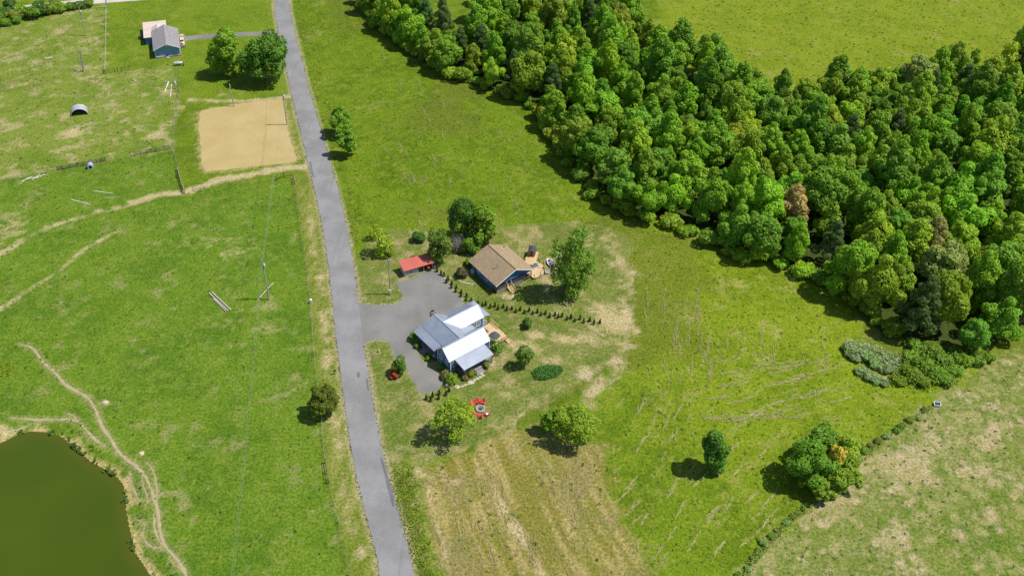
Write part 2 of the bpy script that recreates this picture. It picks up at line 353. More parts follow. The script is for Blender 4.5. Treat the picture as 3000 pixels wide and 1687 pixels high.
# every ground colour has a paler (A) and a darker (B) tone; the fine pattern mixes them
def blend(lo, mid, hi, dry, dryness=.62, soft=.10, f=n_med):
    c = lerp(C3(lo), C3(mid), sstep(f, .34, .66)); c = lerp(c, C3(hi), .8 * sstep(n_sml, .40, .74))
    k = .6 * n_alt + .4 * n_pat
    return lerp(c, C3(dry), sstep(k, dryness - soft, dryness + soft))
def mask(name, warp=5.0, soft=1.6, off=0.0):
    return sstep(zsdf(ZW[name]) + wp * warp + wf * warp * .6, off - soft, off + soft)
GREY = np.array([.3, .55, .15])
def ground_colours():
    c = blend((.072,.126,.005), (.100,.160,.007), (.138,.188,.012), (.172,.192,.034), .665)
    yb = sstep(fx - .12 * (235 - fy), 0, 40) * (.35 + .65 * sstep(fy, 110, 150)) * sstep(270 - fy, 0, 70)                # lower meadow: later cut, yellower
    c = lerp(c, blend((.108,.162,.006), (.144,.200,.009), (.180,.226,.015), (.235,.240,.055), .655), yb)
    c = lerp(c, C3((0.094,0.105,0.016)), .5 * sstep(n_big, .52, .70))
    c = lerp(c, blend((0.119,0.170,0.007), (0.152,0.200,0.010), (0.172,0.212,0.015), (0.213,0.212,0.042), .66), mask('far', 6, 3))
    c = lerp(c, blend((0.086,0.143,0.007), (0.117,0.176,0.009), (0.136,0.184,0.015), (0.172,0.189,0.030), .66), mask('mown', 2, .8))
    c = lerp(c, blend((.100,.158,.014), (.138,.185,.024), (.170,.200,.036), (.28,.25,.11), .585), mask('paddock', 4, 1.2))
    c = lerp(c, blend((.068,.132,.009), (.092,.160,.011), (.126,.182,.019), (.185,.20,.06), .655), mask('pasture', 4, 1.2))
    c = lerp(c, blend((0.092,0.131,0.019), (0.128,0.158,0.029), (0.158,0.176,0.041), (0.255,0.225,0.093), .59), mask('lawn', 1.6, .7))
    st = lerp(C3((.165,.152,.028)), C3((.300,.240,.092)), sstep(n_str2, .40, .68))
    st = lerp(st, C3((.190,.162,.060)), .8 * sstep(n_med, .50, .70)); st = lerp(st, C3((.135,.150,.022)), .5 * sstep(n_pat, .52, .68))
    c = lerp(c, st, mask('straw', 5, 1.8))
    tn = lerp(C3((.34,.28,.155)), C3((.255,.23,.09)), sstep(n_sml, .35, .65))
    kt = .45 * n_pat + .35 * n_alt + .2 * n_big - .0009 * (fx - 90) * 0 + .11 * sstep(zdist(XY([D(*q) for q in [(1700,1600),(1845,1470),(1960,1345),(2110,1215),(2240,1085),(2380,985),(2530,885),(2620,860),(2900,740)]]), 60.0), 10, 38) + .03
    gn = blend((.085,.135,.014), (.118,.160,.022), (.150,.180,.034), (.25,.235,.09), .61)
    c = lerp(c, lerp(tn, gn, sstep(kt, .415, .55)), mask('tan', 6, 1.5))
    vg = lerp(C3((0.113,0.152,0.015)), C3((0.180,0.193,0.043)), sstep(n_str, .35, .65)); vg = lerp(vg, C3((.215,.205,.055)), .6 * sstep(n_alt, .54, .72))
    c = lerp(c, vg, mask('verge', 2.5, .9))
    c = lerp(c, blend((.075,.135,.012), (.115,.165,.014), (.18,.205,.022), (.22,.2,.07), .62), mask('ditch', 3, 1.2))
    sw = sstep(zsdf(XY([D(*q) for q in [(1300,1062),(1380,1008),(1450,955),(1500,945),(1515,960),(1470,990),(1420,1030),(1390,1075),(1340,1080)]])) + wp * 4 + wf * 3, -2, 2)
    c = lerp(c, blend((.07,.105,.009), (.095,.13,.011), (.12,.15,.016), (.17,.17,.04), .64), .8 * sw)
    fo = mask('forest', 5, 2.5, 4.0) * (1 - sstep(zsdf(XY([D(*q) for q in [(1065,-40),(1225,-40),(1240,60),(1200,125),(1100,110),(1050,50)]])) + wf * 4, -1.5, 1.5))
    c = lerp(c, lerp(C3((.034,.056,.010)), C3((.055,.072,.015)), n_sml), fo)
    tm = np.zeros(len(fx)); bm = np.zeros(len(fx)); pm = np.zeros(len(fx))
    for w, s_, pts in TRACKS: tm = np.maximum(tm, s_ * np.clip(1.25 - zdist(catmull(XY(pts), 2.0)) / (w * 1.29), 0, 1))
    for q, r, s_ in BLOTS:
        p = D(*q); bm = np.maximum(bm, s_ * np.clip(1.3 - np.sqrt(((fx - p.x) / (r[0] * 1.29)) ** 2 + ((fy - p.y) / (r[1] * 1.29)) ** 2), 0, 1))
    pm2 = np.zeros(len(fx))
    for w, pts in PATHS: pm2 = np.maximum(pm2, 1 - zdist(catmull(XY(pts), 1.0)) / (w * .9 + .9))
    soil = lerp(C3((.36,.28,.15)), C3((.45,.36,.215)), n_sml)
    c = lerp(c, soil, .85 * sstep(tm + 1.4 * (n_alt - .5), .15, .9) * sstep(tm, .02, .3))
    c = lerp(c, lerp(C3((.42,.33,.17)), C3((.36,.30,.15)), n_pat), .8 * sstep(bm + 2.0 * (.6 * n_alt + .4 * n_sml - .5), .2, 1.0) * sstep(bm, .02, .25))
    c = lerp(c, soil * .9, .35 * sstep(pm2 + .6 * wf, .1, .9))
    er = zdist(ROAD_C) + wf * 1.0
    c = lerp(c, lerp(C3((.36,.30,.19)), C3((.24,.21,.11)), n_sml), .8 * sstep(-er, -4.35, -3.5))
    c = lerp(c, C3((.25,.23,.15)), .75 * sstep(zsdf(DRIVE_W) + wf * 1.6, -.7, .0))
    c = lerp(c, C3((.31,.26,.11)), .75 * sstep(zsdf(PLOT_W) + wf * 3.0, -1.6, .1))
    bk = sstep(dp + wp * 5.0 + wf * 2.5 - 1.2 * sstep(fy, 118, 128), -2.0, -.3)
    c = lerp(c, lerp(C3((.42,.33,.15)), C3((.32,.25,.1)), n_sml), .92 * bk)
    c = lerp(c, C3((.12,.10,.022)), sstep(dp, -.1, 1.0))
    return c
gc = ground_colours()
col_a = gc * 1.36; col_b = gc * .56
me = bpy.data.meshes.new('ground')
me.vertices.add(nx * ny); me.vertices.foreach_set('co', np.stack([fx, fy, gz], 1).ravel())
i = np.arange((nx - 1) * (ny - 1)); a = (i // (nx - 1)) * nx + i % (nx - 1)
quads = np.stack([a, a + 1, a + nx + 1, a + nx], 1).ravel()
me.loops.add(len(quads)); me.loops.foreach_set('vertex_index', quads)
me.polygons.add(len(i)); me.polygons.foreach_set('loop_start', np.arange(len(i)) * 4); me.polygons.foreach_set('loop_total', np.full(len(i), 4))
me.update()
for nm, arr in (('pale_tone', col_a), ('dark_tone', col_b)):
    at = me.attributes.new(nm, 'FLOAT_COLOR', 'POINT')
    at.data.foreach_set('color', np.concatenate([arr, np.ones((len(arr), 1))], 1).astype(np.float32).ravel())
def ground_material():
    t = NT('grassland')
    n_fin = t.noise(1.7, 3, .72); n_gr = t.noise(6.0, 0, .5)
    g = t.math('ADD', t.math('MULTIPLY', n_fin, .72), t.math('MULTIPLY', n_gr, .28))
    A = t.n('ShaderNodeAttribute'); A.attribute_name = 'pale_tone'; B = t.n('ShaderNodeAttribute'); B.attribute_name = 'dark_tone'
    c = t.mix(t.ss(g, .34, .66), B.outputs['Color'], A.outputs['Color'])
    t.bsdf(c, .95, 0, .08, t.bump(g, .5, .5))
    return t.m
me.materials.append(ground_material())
ground = link('ground', me, None, 'structure')

# ---------------------------------------------------------------- flat sheets
from mathutils.geometry import tessellate_polygon
def sheet(name, poly, z, mat, kind='structure'):
    vs = [Vector((x, y, z)) for x, y in poly]; tris = tessellate_polygon([vs])
    m = bpy.data.meshes.new(name); m.from_pydata([tuple(v) for v in vs], [], [tuple(f) for f in tris])
    m.materials.append(mat); m.update()
    if m.polygons and sum(p.normal.z for p in m.polygons) < 0: m.flip_normals()
    return link(name, m, None, kind)
def strip(name, rows, z, mat, skirt=0.0, sub=4, kind='structure'):
    vs = []; fs = []; n = len(rows)
    P = [np.array(r[:2]) for r in rows]; cols = sub + 1 + (2 if skirt else 0)
    for k in range(n):
        d = P[min(k + 1, n - 1)] - P[max(k - 1, 0)]; d = d / np.linalg.norm(d); nr = np.array([d[1], -d[0]])
        hw = rows[k][2]; q = [P[k] + nr * hw * (2 * j / sub - 1) for j in range(sub + 1)]
        crown = [z + skirt * .3 * (1 - (2 * j / sub - 1) ** 2) for j in range(sub + 1)]
        line = [(p[0], p[1], h) for p, h in zip(q, crown)]
        if skirt:
            line = [(*(P[k] - nr * (hw + .12)), z - skirt)] + line + [(*(P[k] + nr * (hw + .12)), z - skirt)]
        vs += line
    for k in range(n - 1):
        for j in range(cols - 1):
            a = k * cols + j; fs.append((a, a + 1, a + cols + 1, a + cols))
    m = bpy.data.meshes.new(name); m.from_pydata(vs, [], fs); m.materials.append(mat); m.update()
    if sum(p.normal.z for p in m.polygons) < 0: m.flip_normals()
    return link(name, m, None, kind)
def asphalt(name, base, warm, gravel=False):
    t = NT(name)
    a = t.noise(.12, 2, .6); f = t.noise(5.0 if not gravel else 3.2, 2, .75); st = t.noise(.7, 3, .6, t.map((1, .03, 1), R(-10)))
    p = t.noise(.35, 4, .6, t.map((1, 1, 1), 0, (50, 9, 3)))
    c = t.mix(t.ss(a, .3, .7), tuple(x * .86 for x in base), tuple(x * 1.12 for x in base))
    c = t.mix(t.math('MULTIPLY', t.ss(st, .52, .75), .35 if not gravel else .1), c, tuple(x * .62 for x in base))
    c = t.mix(t.math('MULTIPLY', t.ss(p, .56, .72), .35), c, warm)
    c = t.mix(1.0, c, t.mix(t.ss(f, .25, .75), (.85, .85, .85), (1.15, 1.15, 1.15)), 'MULTIPLY')
    t.bsdf(c, .9, 0, .25, t.bump(f, .35, .04 if not gravel else .09))
    return t.m
M_ROAD = asphalt('old_asphalt', (.196, .194, .194), (.235, .23, .22))
M_GRAV = asphalt('drive_gravel', (.172, .165, .156), (.20, .185, .16), True)
M_PALE = asphalt('pale_gravel', (.42, .39, .35), (.46, .40, .32), True)
strip('road', ROAD, .05, M_ROAD, .08, 6)
sheet('driveway', DRIVE_W, .022, M_GRAV)
# patched edges of the road
M_PATCH = asphalt('dark_patch_asphalt', (.12, .12, .128), (.16, .16, .16))
for pts in ([(906,476),(912,474),(916,500),(922,521),(917,520),(910,500)], [(1114,1339),(1119,1340),(1136,1392),(1150,1440),(1156,1482),(1150,1484),(1138,1440)], [(1046,1092),(1054,1090),(1055,1102),(1051,1108),(1047,1106)], [(1073,1108),(1078,1112),(1081,1143),(1077,1143)]):
    o = sheet('road_patch', XY([S(*p) for p in pts]), .083, M_PATCH)
far_drive = [(543,114),(580,110),(618,106),(680,103),(750,99),(826,96)]
rows = [(*S(*p).xy, 2.0 + (0.2 if i > 2 else 0)) for i, p in enumerate(far_drive)]
_c = catmull([r[:2] for r in rows], 2.0)
strip('gravel_lane', [(x, y, 1.75 + .12 * math.sin(x * .7)) for x, y in _c], .018, M_GRAV)
_c = catmull([S(*p).xy for p in [(-900,150),(-300,80),(-60,46),(12,31),(120,19),(217,9),(420,-6),(600,-18),(1000,-50)]], 6.0)
strip('far_road', [(x, y, 2.6) for x, y in _c], .018, M_PALE)

# pond
def water_material():
    t = NT('pond_water')
    n = t.noise(.03, 3, .5); r = t.noise(1.4, 3, .6); d = t.attr('depth')
    c = t.mix(t.ss(n, .3, .7), (.040, .064, .0015), (.052, .076, .002))
    c = t.mix(t.ss(d, 2.4, .1), c, (.058, .068, .004))              # sediment shows through the shallows
    t.bsdf(c, .10, 0, .35, t.bump(r, .12, .05)); return t.m
dq = dp.reshape(ny, nx); cell = np.maximum.reduce([dq[:-1, :-1], dq[1:, :-1], dq[:-1, 1:], dq[1:, 1:]]) > -.4
ci = np.argwhere(cell); vid = {}; wv = []; wf_ = []; wd_ = []
for r_, c_ in ci:
    f_ = []
    for rr_, cc_ in ((r_, c_), (r_, c_ + 1), (r_ + 1, c_ + 1), (r_ + 1, c_)):
        k_ = rr_ * nx + cc_
        if k_ not in vid: vid[k_] = len(wv); wv.append((fx[k_], fy[k_], WATER_Z)); wd_.append(dp[k_])
        f_.append(vid[k_])
    wf_.append(f_)
wm = bpy.data.meshes.new('pond_water'); wm.from_pydata(wv, [], wf_); at = wm.attributes.new('depth', 'FLOAT', 'POINT'); at.data.foreach_set('value', np.array(wd_, np.float32))
wm.materials.append(water_material()); link('pond_water', wm, None, 'structure')

# tilled plot
def soil_material():
    t = NT('tilled_soil')
    a = t.noise(.12, 4, .6); f = t.noise(1.6, 4, .7)
    w = t.n('ShaderNodeTexWave'); w.wave_type = 'BANDS'; w.bands_direction = 'X'; w.inputs['Scale'].default_value = .42
    w.inputs['Distortion'].default_value = .6; w.inputs['Detail'].default_value = 2; w.inputs['Detail Scale'].default_value = .5
    t.put(w.inputs['Vector'], t.map((1, .12, 1), R(-18.6)))
    c = t.mix(t.ss(a, .3, .7), (.345, .262, .108), (.385, .305, .145))
    c = t.mix(t.math('MULTIPLY', t.ss(f, .45, .75), .5), c, (.29, .205, .092))
    c = t.mix(t.math('MULTIPLY', t.ss(w.outputs[1], .4, .9), .10), c, (.285, .21, .09))
    sp = t.noise(.5, 4, .7, t.map((.25, 1.4, 1), R(20), (3, 8, 1)))
    c = t.mix(t.math('MULTIPLY', t.ss(sp, .64, .74), .6), c, (.2, .19, .06))
    t.bsdf(c, .95, 0, .1, t.bump(t.math('ADD', t.math('MULTIPLY', w.outputs[1], .35), f), .4, .10)); return t.m
sheet('tilled_plot', PLOT_W, .016, soil_material())

# cattle paths: trodden ribbons of bare soil following the ground
def trodden():
    t = NT('trodden_soil'); a = t.noise(.9, 3, .6); f = t.noise(4.0, 2, .7)
    c = t.mix(t.ss(a, .3, .7), (.27, .225, .125), (.345, .29, .18)); c = t.mix(1.0, c, t.mix(f, (.75, .75, .75), (1.25, 1.25, 1.25)), 'MULTIPLY')
    t.bsdf(c, .95, 0, .1, t.bump(f, .4, .08)); return t.m
M_TROD = trodden(); _pr = random.Random(8)
for w, pts in PATHS:
    c_ = catmull(XY(pts), .6); n_ = len(c_); v_ = []; P_ = [np.array(q) for q in c_]; ph = _pr.uniform(0, 9)
    for k in range(n_):
        d_ = P_[min(k + 1, n_ - 1)] - P_[max(k - 1, 0)]; d_ = d_ / np.linalg.norm(d_); nr_ = np.array([d_[1], -d_[0]])
        taper = min(1.0, .25 + k / 14, .25 + (n_ - 1 - k) / 9); hw = w * .45 * taper * (1 + .28 * math.sin(k * .37 + ph) * math.sin(k * .11 + 2 * ph)) + _pr.gauss(0, .05)
        for s_ in (-1, 0, 1):
            q = P_[k] + nr_ * s_ * max(.08, hw + _pr.gauss(0, .05)); z_ = float(ground_z(sdf(q[:1], q[1:], POND_W))[0]); v_.append((q[0], q[1], z_ + (.03 if s_ == 0 else .012)))
    f_ = [(3 * k + j, 3 * k + j + 1, 3 * k + j + 4, 3 * k + j + 3) for k in range(n_ - 1) for j in range(2)]
    m_ = bpy.data.meshes.new('cattle_path'); m_.from_pydata(v_, [], f_); m_.materials.append(M_TROD); m_.update()
    if sum(q.normal.z for q in m_.polygons) < 0: m_.flip_normals()
    link('cattle_path', m_, None, 'structure')
# ================================================================ plants
def leaf_material(name, trans=.42, spec=.25):
    t = NT(name)
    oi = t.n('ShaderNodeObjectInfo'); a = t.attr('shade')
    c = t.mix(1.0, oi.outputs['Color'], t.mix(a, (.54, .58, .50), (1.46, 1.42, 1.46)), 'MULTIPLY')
    hs = t.n('ShaderNodeHueSaturation'); t.put(hs.inputs['Color'], c)
    t.put(hs.inputs['Hue'], t.math('ADD', .492, t.math('MULTIPLY', t.attr('hue'), .020)))
    p = t.n('ShaderNodeBsdfPrincipled'); t.put(p.inputs['Base Color'], hs.outputs[0]); p.inputs['Roughness'].default_value = .55
    p.inputs['Specular IOR Level'].default_value = spec
    tr = t.n('ShaderNodeBsdfTranslucent'); t.put(tr.inputs[0], t.mix(1.0, hs.outputs[0], (1.25, 1.15, .55), 'MULTIPLY'))
    mx = t.n('ShaderNodeMixShader'); mx.inputs[0].default_value = trans
    t.t.links.new(p.outputs[0], mx.inputs[1]); t.t.links.new(tr.outputs[0], mx.inputs[2]); t.t.links.new(mx.outputs[0], t.out.inputs[0])
    return t.m
M_LEAF = leaf_material('tree_leaves')
M_BARK = simple('bark', (.15, .12, .09), .95, var=.4, scale=2.0, bump=.6, grain=(1, 1, .25))
M_DEAD = simple('dead_wood', (.30, .27, .24), .95, var=.35, scale=2.0, bump=.4, grain=(1, 1, .25))
def leaf_mesh(name, P, N, size, shade, hue, g, mat=None, aspect=.75):
    """one kite-shaped leaf spray per point, facing N"""
    n = len(P)
    N = N / np.maximum(np.linalg.norm(N, axis=1, keepdims=True), 1e-6)
    r = g.normal(size=(n, 3)); T = np.cross(N, r); T /= np.maximum(np.linalg.norm(T, axis=1, keepdims=True), 1e-6)
    B = np.cross(N, T); s = size[:, None]
    V = np.stack([P - T * s, P - B * s * aspect - N * s * .15, P + T * s, P + B * s * aspect + N * s * .1], 1).reshape(-1, 3)
    m = bpy.data.meshes.new(name); m.vertices.add(4 * n); m.vertices.foreach_set('co', V.ravel())
    m.loops.add(4 * n); m.loops.foreach_set('vertex_index', np.arange(4 * n))
    m.polygons.add(n); m.polygons.foreach_set('loop_start', np.arange(n) * 4); m.polygons.foreach_set('loop_total', np.full(n, 4))
    m.update()
    for k, a in (('shade', shade), ('hue', hue)):
        at = m.attributes.new(k, 'FLOAT', 'FACE'); at.data.foreach_set('value', np.clip(a, 0, 1).astype(np.float32))
    m.materials.append(mat or M_LEAF); return m
def crown_points(lobes, n, g, up=.5, jit=.42, shell=(.84, 1.05), low=-.55):
    L = np.array(lobes); w = L[:, 3] ** 2; cnt = np.maximum((n * w / w.sum()).astype(int), 4)
    Ps, Ns, Sh = [], [], []
    for (x, y, z, r), k in zip(L, cnt):
        d = g.normal(size=(int(k * 1.9), 3)); d /= np.linalg.norm(d, axis=1, keepdims=True)
        d = d[d[:, 2] > low - .3 * g.random(len(d))][:k]
        nbp = g.normal(size=(9, 3)); nbp /= np.linalg.norm(nbp, axis=1, keepdims=True)       # knuckles: each clump is itself lumpy
        kn = np.clip((d @ nbp.T).max(1), 0, 1) ** 4
        rad = r * (shell[0] + (shell[1] - shell[0]) * g.random(len(d)) ** .7) * (.86 + .22 * kn)
        p = np.array([x, y, z]) + d * rad[:, None] * np.array([1, 1, .86])
        keep = np.ones(len(p), bool)                    # leaves deep inside a neighbouring clump are never seen
        for (x2, y2, z2, r2) in L:
            if (x2, y2, z2) != (x, y, z):
                keep &= np.linalg.norm((p - np.array([x2, y2, z2])) / np.array([1, 1, .86]), axis=1) > r2 * .68
        p, d = p[keep], d[keep]
        Ps.append(p); Ns.append(d + np.array([0, 0, up]) + g.normal(size=d.shape) * jit)
        Sh.append(.42 + .22 * kn[keep] + g.normal(size=len(p)) * .20 + g.normal() * .08)  # knuckle tops lighter, hollows darker: shading put into the leaf colour
    return np.concatenate(Ps), np.concatenate(Ns), np.concatenate(Sh)
def make_lobes(kind, g, H, Rr):
    L = []
    if kind == 'round':
        L.append((0, 0, H * .53, Rr * .76))
        for i in range(11):
            t = 2.4 * i + g.normal() * .35; e = math.asin(min(.99, max(-.75, -.6 + 1.6 * (i + .5) / 11 + g.normal() * .12)))
            q = Rr * (.56 + .10 * g.normal()); c = (q * math.cos(e) * math.cos(t), q * math.cos(e) * math.sin(t), H * .54 + H * .33 * math.sin(e))
            L.append((*c, Rr * .32))
            for _ in range(3):
                d = g.normal(size=3); d /= np.linalg.norm(d); d[2] = abs(d[2]) * .8
                L.append((c[0] + d[0] * Rr * .30, c[1] + d[1] * Rr * .30, c[2] + d[2] * Rr * .30, Rr * (.13 + .12 * g.random())))
    elif kind == 'tall':
        for i in range(34):
            f = (i + .5) / 34; z = H * (.12 + .82 * f); prof = math.sin(math.pi * min(1, .22 + .76 * f)) ** .8
            t = 2.4 * i + g.normal() * .4; q = Rr * (.30 + .42 * g.random()) * prof
            L.append((q * math.cos(t), q * math.sin(t), z, Rr * (.15 + .24 * prof * (.5 + .6 * g.random()))))
        for f in (.3, .5, .7): L.append((0, 0, H * f, Rr * .42))
    elif kind == 'oak':
        L.append((0, 0, H * .54, Rr * .66))
        for i in range(10):
            t = 2.4 * i + g.normal() * .5; q = Rr * (.30 + .55 * g.random()); z = H * (.26 + .60 * g.random() * (1 - .3 * q / Rr)); c = (q * math.cos(t), q * math.sin(t), z)
            L.append((*c, Rr * (.28 + .10 * g.random())))
            for _ in range(3):
                d = g.normal(size=3); d /= np.linalg.norm(d)
                L.append((c[0] + d[0] * Rr * .27, c[1] + d[1] * Rr * .27, max(H * .16, c[2] + d[2] * Rr * .27), Rr * (.12 + .13 * g.random())))
        L.append((g.normal() * .3, g.normal() * .3, H * .86, Rr * .26))
    elif kind == 'pine':
        for i in range(26):
            f = (i + .5) / 26; z = H * (.24 + .72 * f); t = 2.4 * i + g.normal() * .3; q = Rr * .72 * (1 - f) ** .75 * (.75 + .4 * g.random())
            L.append((q * math.cos(t), q * math.sin(t), z, Rr * (.17 + .14 * (1 - f))))
    elif kind == 'sparse':
        for i in range(20):
            t = 2.4 * i + g.normal() * .4; q = Rr * (.2 + .68 * g.random()); z = H * (.34 + .56 * g.random() * (1 - .3 * q / Rr))
            L.append((q * math.cos(t), q * math.sin(t), z, Rr * (.24 + .12 * g.random())))
    elif kind == 'shrub':
        for i in range(12):
            t = 2.4 * i + g.normal() * .4; q = Rr * (.15 + .6 * g.random()); z = H * (.28 + .38 * g.random() * (1.1 - .6 * q / Rr))
            L.append((q * math.cos(t), q * math.sin(t), z, Rr * (.34 + .14 * g.random())))
        L.append((0, 0, H * .45, Rr * .6))
    return L
def trunk_mesh(name, lobes, H, g, r0=.28, mat=None, frac=.62, nb=8, lean=(0, 0)):
    b = MB(); top = Vector((lean[0], lean[1], H * frac)); mid = Vector((lean[0] * .4 + g.normal() * .15, lean[1] * .4 + g.normal() * .15, H * frac * .5))
    b.tube((0, 0, -.25), (0, 0, .35), r0 * 1.45, r0 * 1.05, 8); b.tube((0, 0, .35), mid, r0 * 1.05, r0 * .8, 8); b.tube(mid, top, r0 * .8, r0 * .45, 7)
    L = sorted(lobes, key=lambda l: -l[3])[:nb]
    for x, y, z, r in L:
        f = .35 + .6 * g.random(); base = mid.lerp(top, f) if z > H * .4 else Vector((0, 0, .35)).lerp(mid, .9)
        end = Vector((x, y, z)); kn = base.lerp(end, .5) + Vector((0, 0, -.08 * H * g.random()))
        b.tube(base, kn, r0 * .42, r0 * .27, 5, False); b.tube(kn, end, r0 * .27, r0 * .09, 5, False)
    return b.mesh(name, mat or M_BARK, True)
PROTO = {}
def proto(kind, seed, H, Rr, n, leaf, jit=.46, lobes=None, lean=(0, 0), r0=.28, up=.5, shell=(.84, 1.05)):
    g = np.random.default_rng(seed); L = lobes if lobes is not None else make_lobes(kind, g, H, Rr)
    P, N, sh = crown_points(L, n, g, up, jit, shell)
    z0 = P[:, 2].min(); 
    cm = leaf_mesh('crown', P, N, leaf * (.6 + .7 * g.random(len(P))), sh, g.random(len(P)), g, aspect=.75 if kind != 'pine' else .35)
    tm = trunk_mesh('trunk', L, H, g, r0, nb=9 if kind != 'shrub' else 5, lean=lean, frac=.62 if kind != 'pine' else .93)
    return (cm, tm)
# forest crowns: about 15 m tall, 4.6 m crown radius at scale 1
for k, ks in (('round', 5), ('tall', 4), ('oak', 4), ('pine', 2), ('sparse', 2), ('shrub', 4)):
    for j in range(ks):
        if k == 'shrub': PROTO[k, j] = proto(k, 500 + j, 4.2, 2.8, 2000, .30, r0=.10)
        elif k == 'pine': PROTO[k, j] = proto(k, 300 + j, 17, 5.2, 7000, .34, .5, up=.5)
        elif k == 'tall': PROTO[k, j] = proto(k, 200 + j, 18, 5.9, 10000, .34)
        elif k == 'sparse': PROTO[k, j] = proto(k, 400 + j, 14, 5.4, 3800, .34, .6)
        else: PROTO[k, j] = proto(k, 100 + j + (50 if k == 'oak' else 0), 15.5, 6.6, 10500, .35)
def plant(name, label, cat, loc, meshes, scale, rz, col, group=None):
    o = thing(name, label, cat, loc, rz, group, scale)
    t = link('trunk', meshes[1], o); c = link('crown', meshes[0], o); c.color = (*col, 1.0)
    return o

# ---------------------------------------------------------------- the wood
PAL = {'mid': (.215,.375,.020), 'bright': (.270,.435,.022), 'deep': (.150,.295,.018), 'olive': (.245,.360,.024), 'lime': (.330,.455,.026),
       'pine': (.110,.190,.046), 'pale': (.310,.360,.090), 'rust': (.500,.390,.140), 'cool': (.185,.350,.028)}
WORD = {'mid': 'mid green', 'bright': 'bright green', 'deep': 'deep green', 'olive': 'olive green', 'lime': 'yellow green', 'pine': 'dark bluish', 'pale': 'pale dusty green', 'rust': 'tan', 'cool': 'cool green'}
def poisson(poly, rmin, seed, tries=30000, maxn=400, prior=()):
    g = np.random.default_rng(seed); P = np.array(poly); lo, hi = P.min(0), P.max(0); pts = list(prior); out = []
    C = g.random((tries, 2)) * (hi - lo) + lo; C = C[inside(C[:, 0], C[:, 1], poly)]
    for c in C:
        if all((c[0] - p[0]) ** 2 + (c[1] - p[1]) ** 2 > rmin ** 2 for p in pts):
            pts.append(c); out.append((float(c[0]), float(c[1])))
            if len(out) >= maxn: break
    return out
FOREST = [(866,-32),(941,53),(1006,105),(1056,151),(1151,193),(1231,225),(1316,248),(1364,298),(1411,348),(1446,398),(1471,443),(1516,491),(1571,528),(1646,558),(1736,579),(1836,625),(1956,665),(2081,703),(2161,765),(2221,825),(2296,863),(2366,881),(2436,885),(2496,871),(2572,835),(2700,760),(2700,105),(2576,150),(2480,196),(2330,226),(2200,250),(2080,270),(1980,268),(1850,240),(1790,212),(1705,190),(1640,110),(1580,70),(1560,-45)]
GAP = [(1085,-30),(1205,-30),(1215,60),(1190,108),(1110,95),(1065,50)]     # small clearing inside the wood
FW = XY([D(*p) for p in FOREST]); GW = XY([D(*p) for p in GAP])
special = [  # kind, variant, colour, D position of trunk, scale, label
 ('tall', 1, 'rust', (1980, 575), .86, 'tan leaved tree standing out at the wood edge above the meadow'),
 ('oak', 2, 'deep', (1785, 190), 1.12, 'tall dark oak leaning out over the far field beside the wood'),
 ('tall', 0, 'deep', (1700, 180), 1.15, 'tall dark green tree at the corner where wood meets far field'),
 ('tall', 2, 'deep', (2085, 262), 1.05, 'tall narrow dark tree rising above its neighbours against the far field'),
 ('pine', 0, 'pine', (1385, 268), .95, 'dark bluish pine bulging from the wood edge into the upper meadow'),
 ('pine', 1, 'pine', (2075, 668), .9, 'dark pine at the wood edge above the right meadow, short and broad'),
 ('pine', 0, 'pine', (2290, 838), 1.1, 'dark bluish pine near the lower corner of the wood, in its own shade'),
 ('pine', 1, 'pine', (1290, 215), .8, 'narrow dark pine along the upper meadow side of the wood'),
 ('round', 3, 'pale', (2345, 730), .98, 'pale dusty round crowned tree near the lower end of the wood'),
 ('round', 1, 'pale', (2290, 250), 1.05, 'pale domed tree on the far field side of the wood'),
 ('sparse', 0, 'lime', (2540, 205), 1.2, 'light open tree at the right frame edge beside the far field'),
 ('sparse', 1, 'pale', (2235, 420), .8, 'thin half bare tree inside the wood'),
 ('round', 0, 'lime', (2195, 255), .8, 'small yellow green round tree between taller trees by the far field'),
 ('tall', 3, 'deep', (1275, 92), 1.05, 'dark tall tree at the small clearing in the upper wood'),
]
fpts = [tuple(D(*s[3]).xy) for s in special]
pts = poisson(FW, 7.15, 11, 60000, 420, fpts)
pts = [p for p in pts if not inside(np.array([p[0]]), np.array([p[1]]), GW)[0]]
def in_view(x, y, m=14.0):
    v = Vector((x, y, 7.0 - CAM_H)); z = v.dot(_fw)
    return abs(v.dot(_R) / z) * CAM_F < 1500 + m * CAM_F / z and -843 - m * CAM_F / z < v.dot(_U) / z * CAM_F < 843 + m * CAM_F / z
pts = sorted([p for p in pts if in_view(*p)], key=lambda p: p[1])[:290]
fr = random.Random(5)
edge_d = lambda p: float(seg_dist(np.array([p[0]]), np.array([p[1]]), FW, True)[0])
for kind, j, colr, dpos, sc, lab in special:
    p = D(*dpos); c = tuple(x * fr.uniform(.95, 1.05) for x in PAL[colr])
    plant('pine_tree' if kind == 'pine' else 'broadleaf_tree', lab, 'tree', (p.x, p.y, 0), PROTO[kind, j], sc, fr.uniform(0, 6.28), c, 'trees of the wood')
nfor = 0; WOOD = []
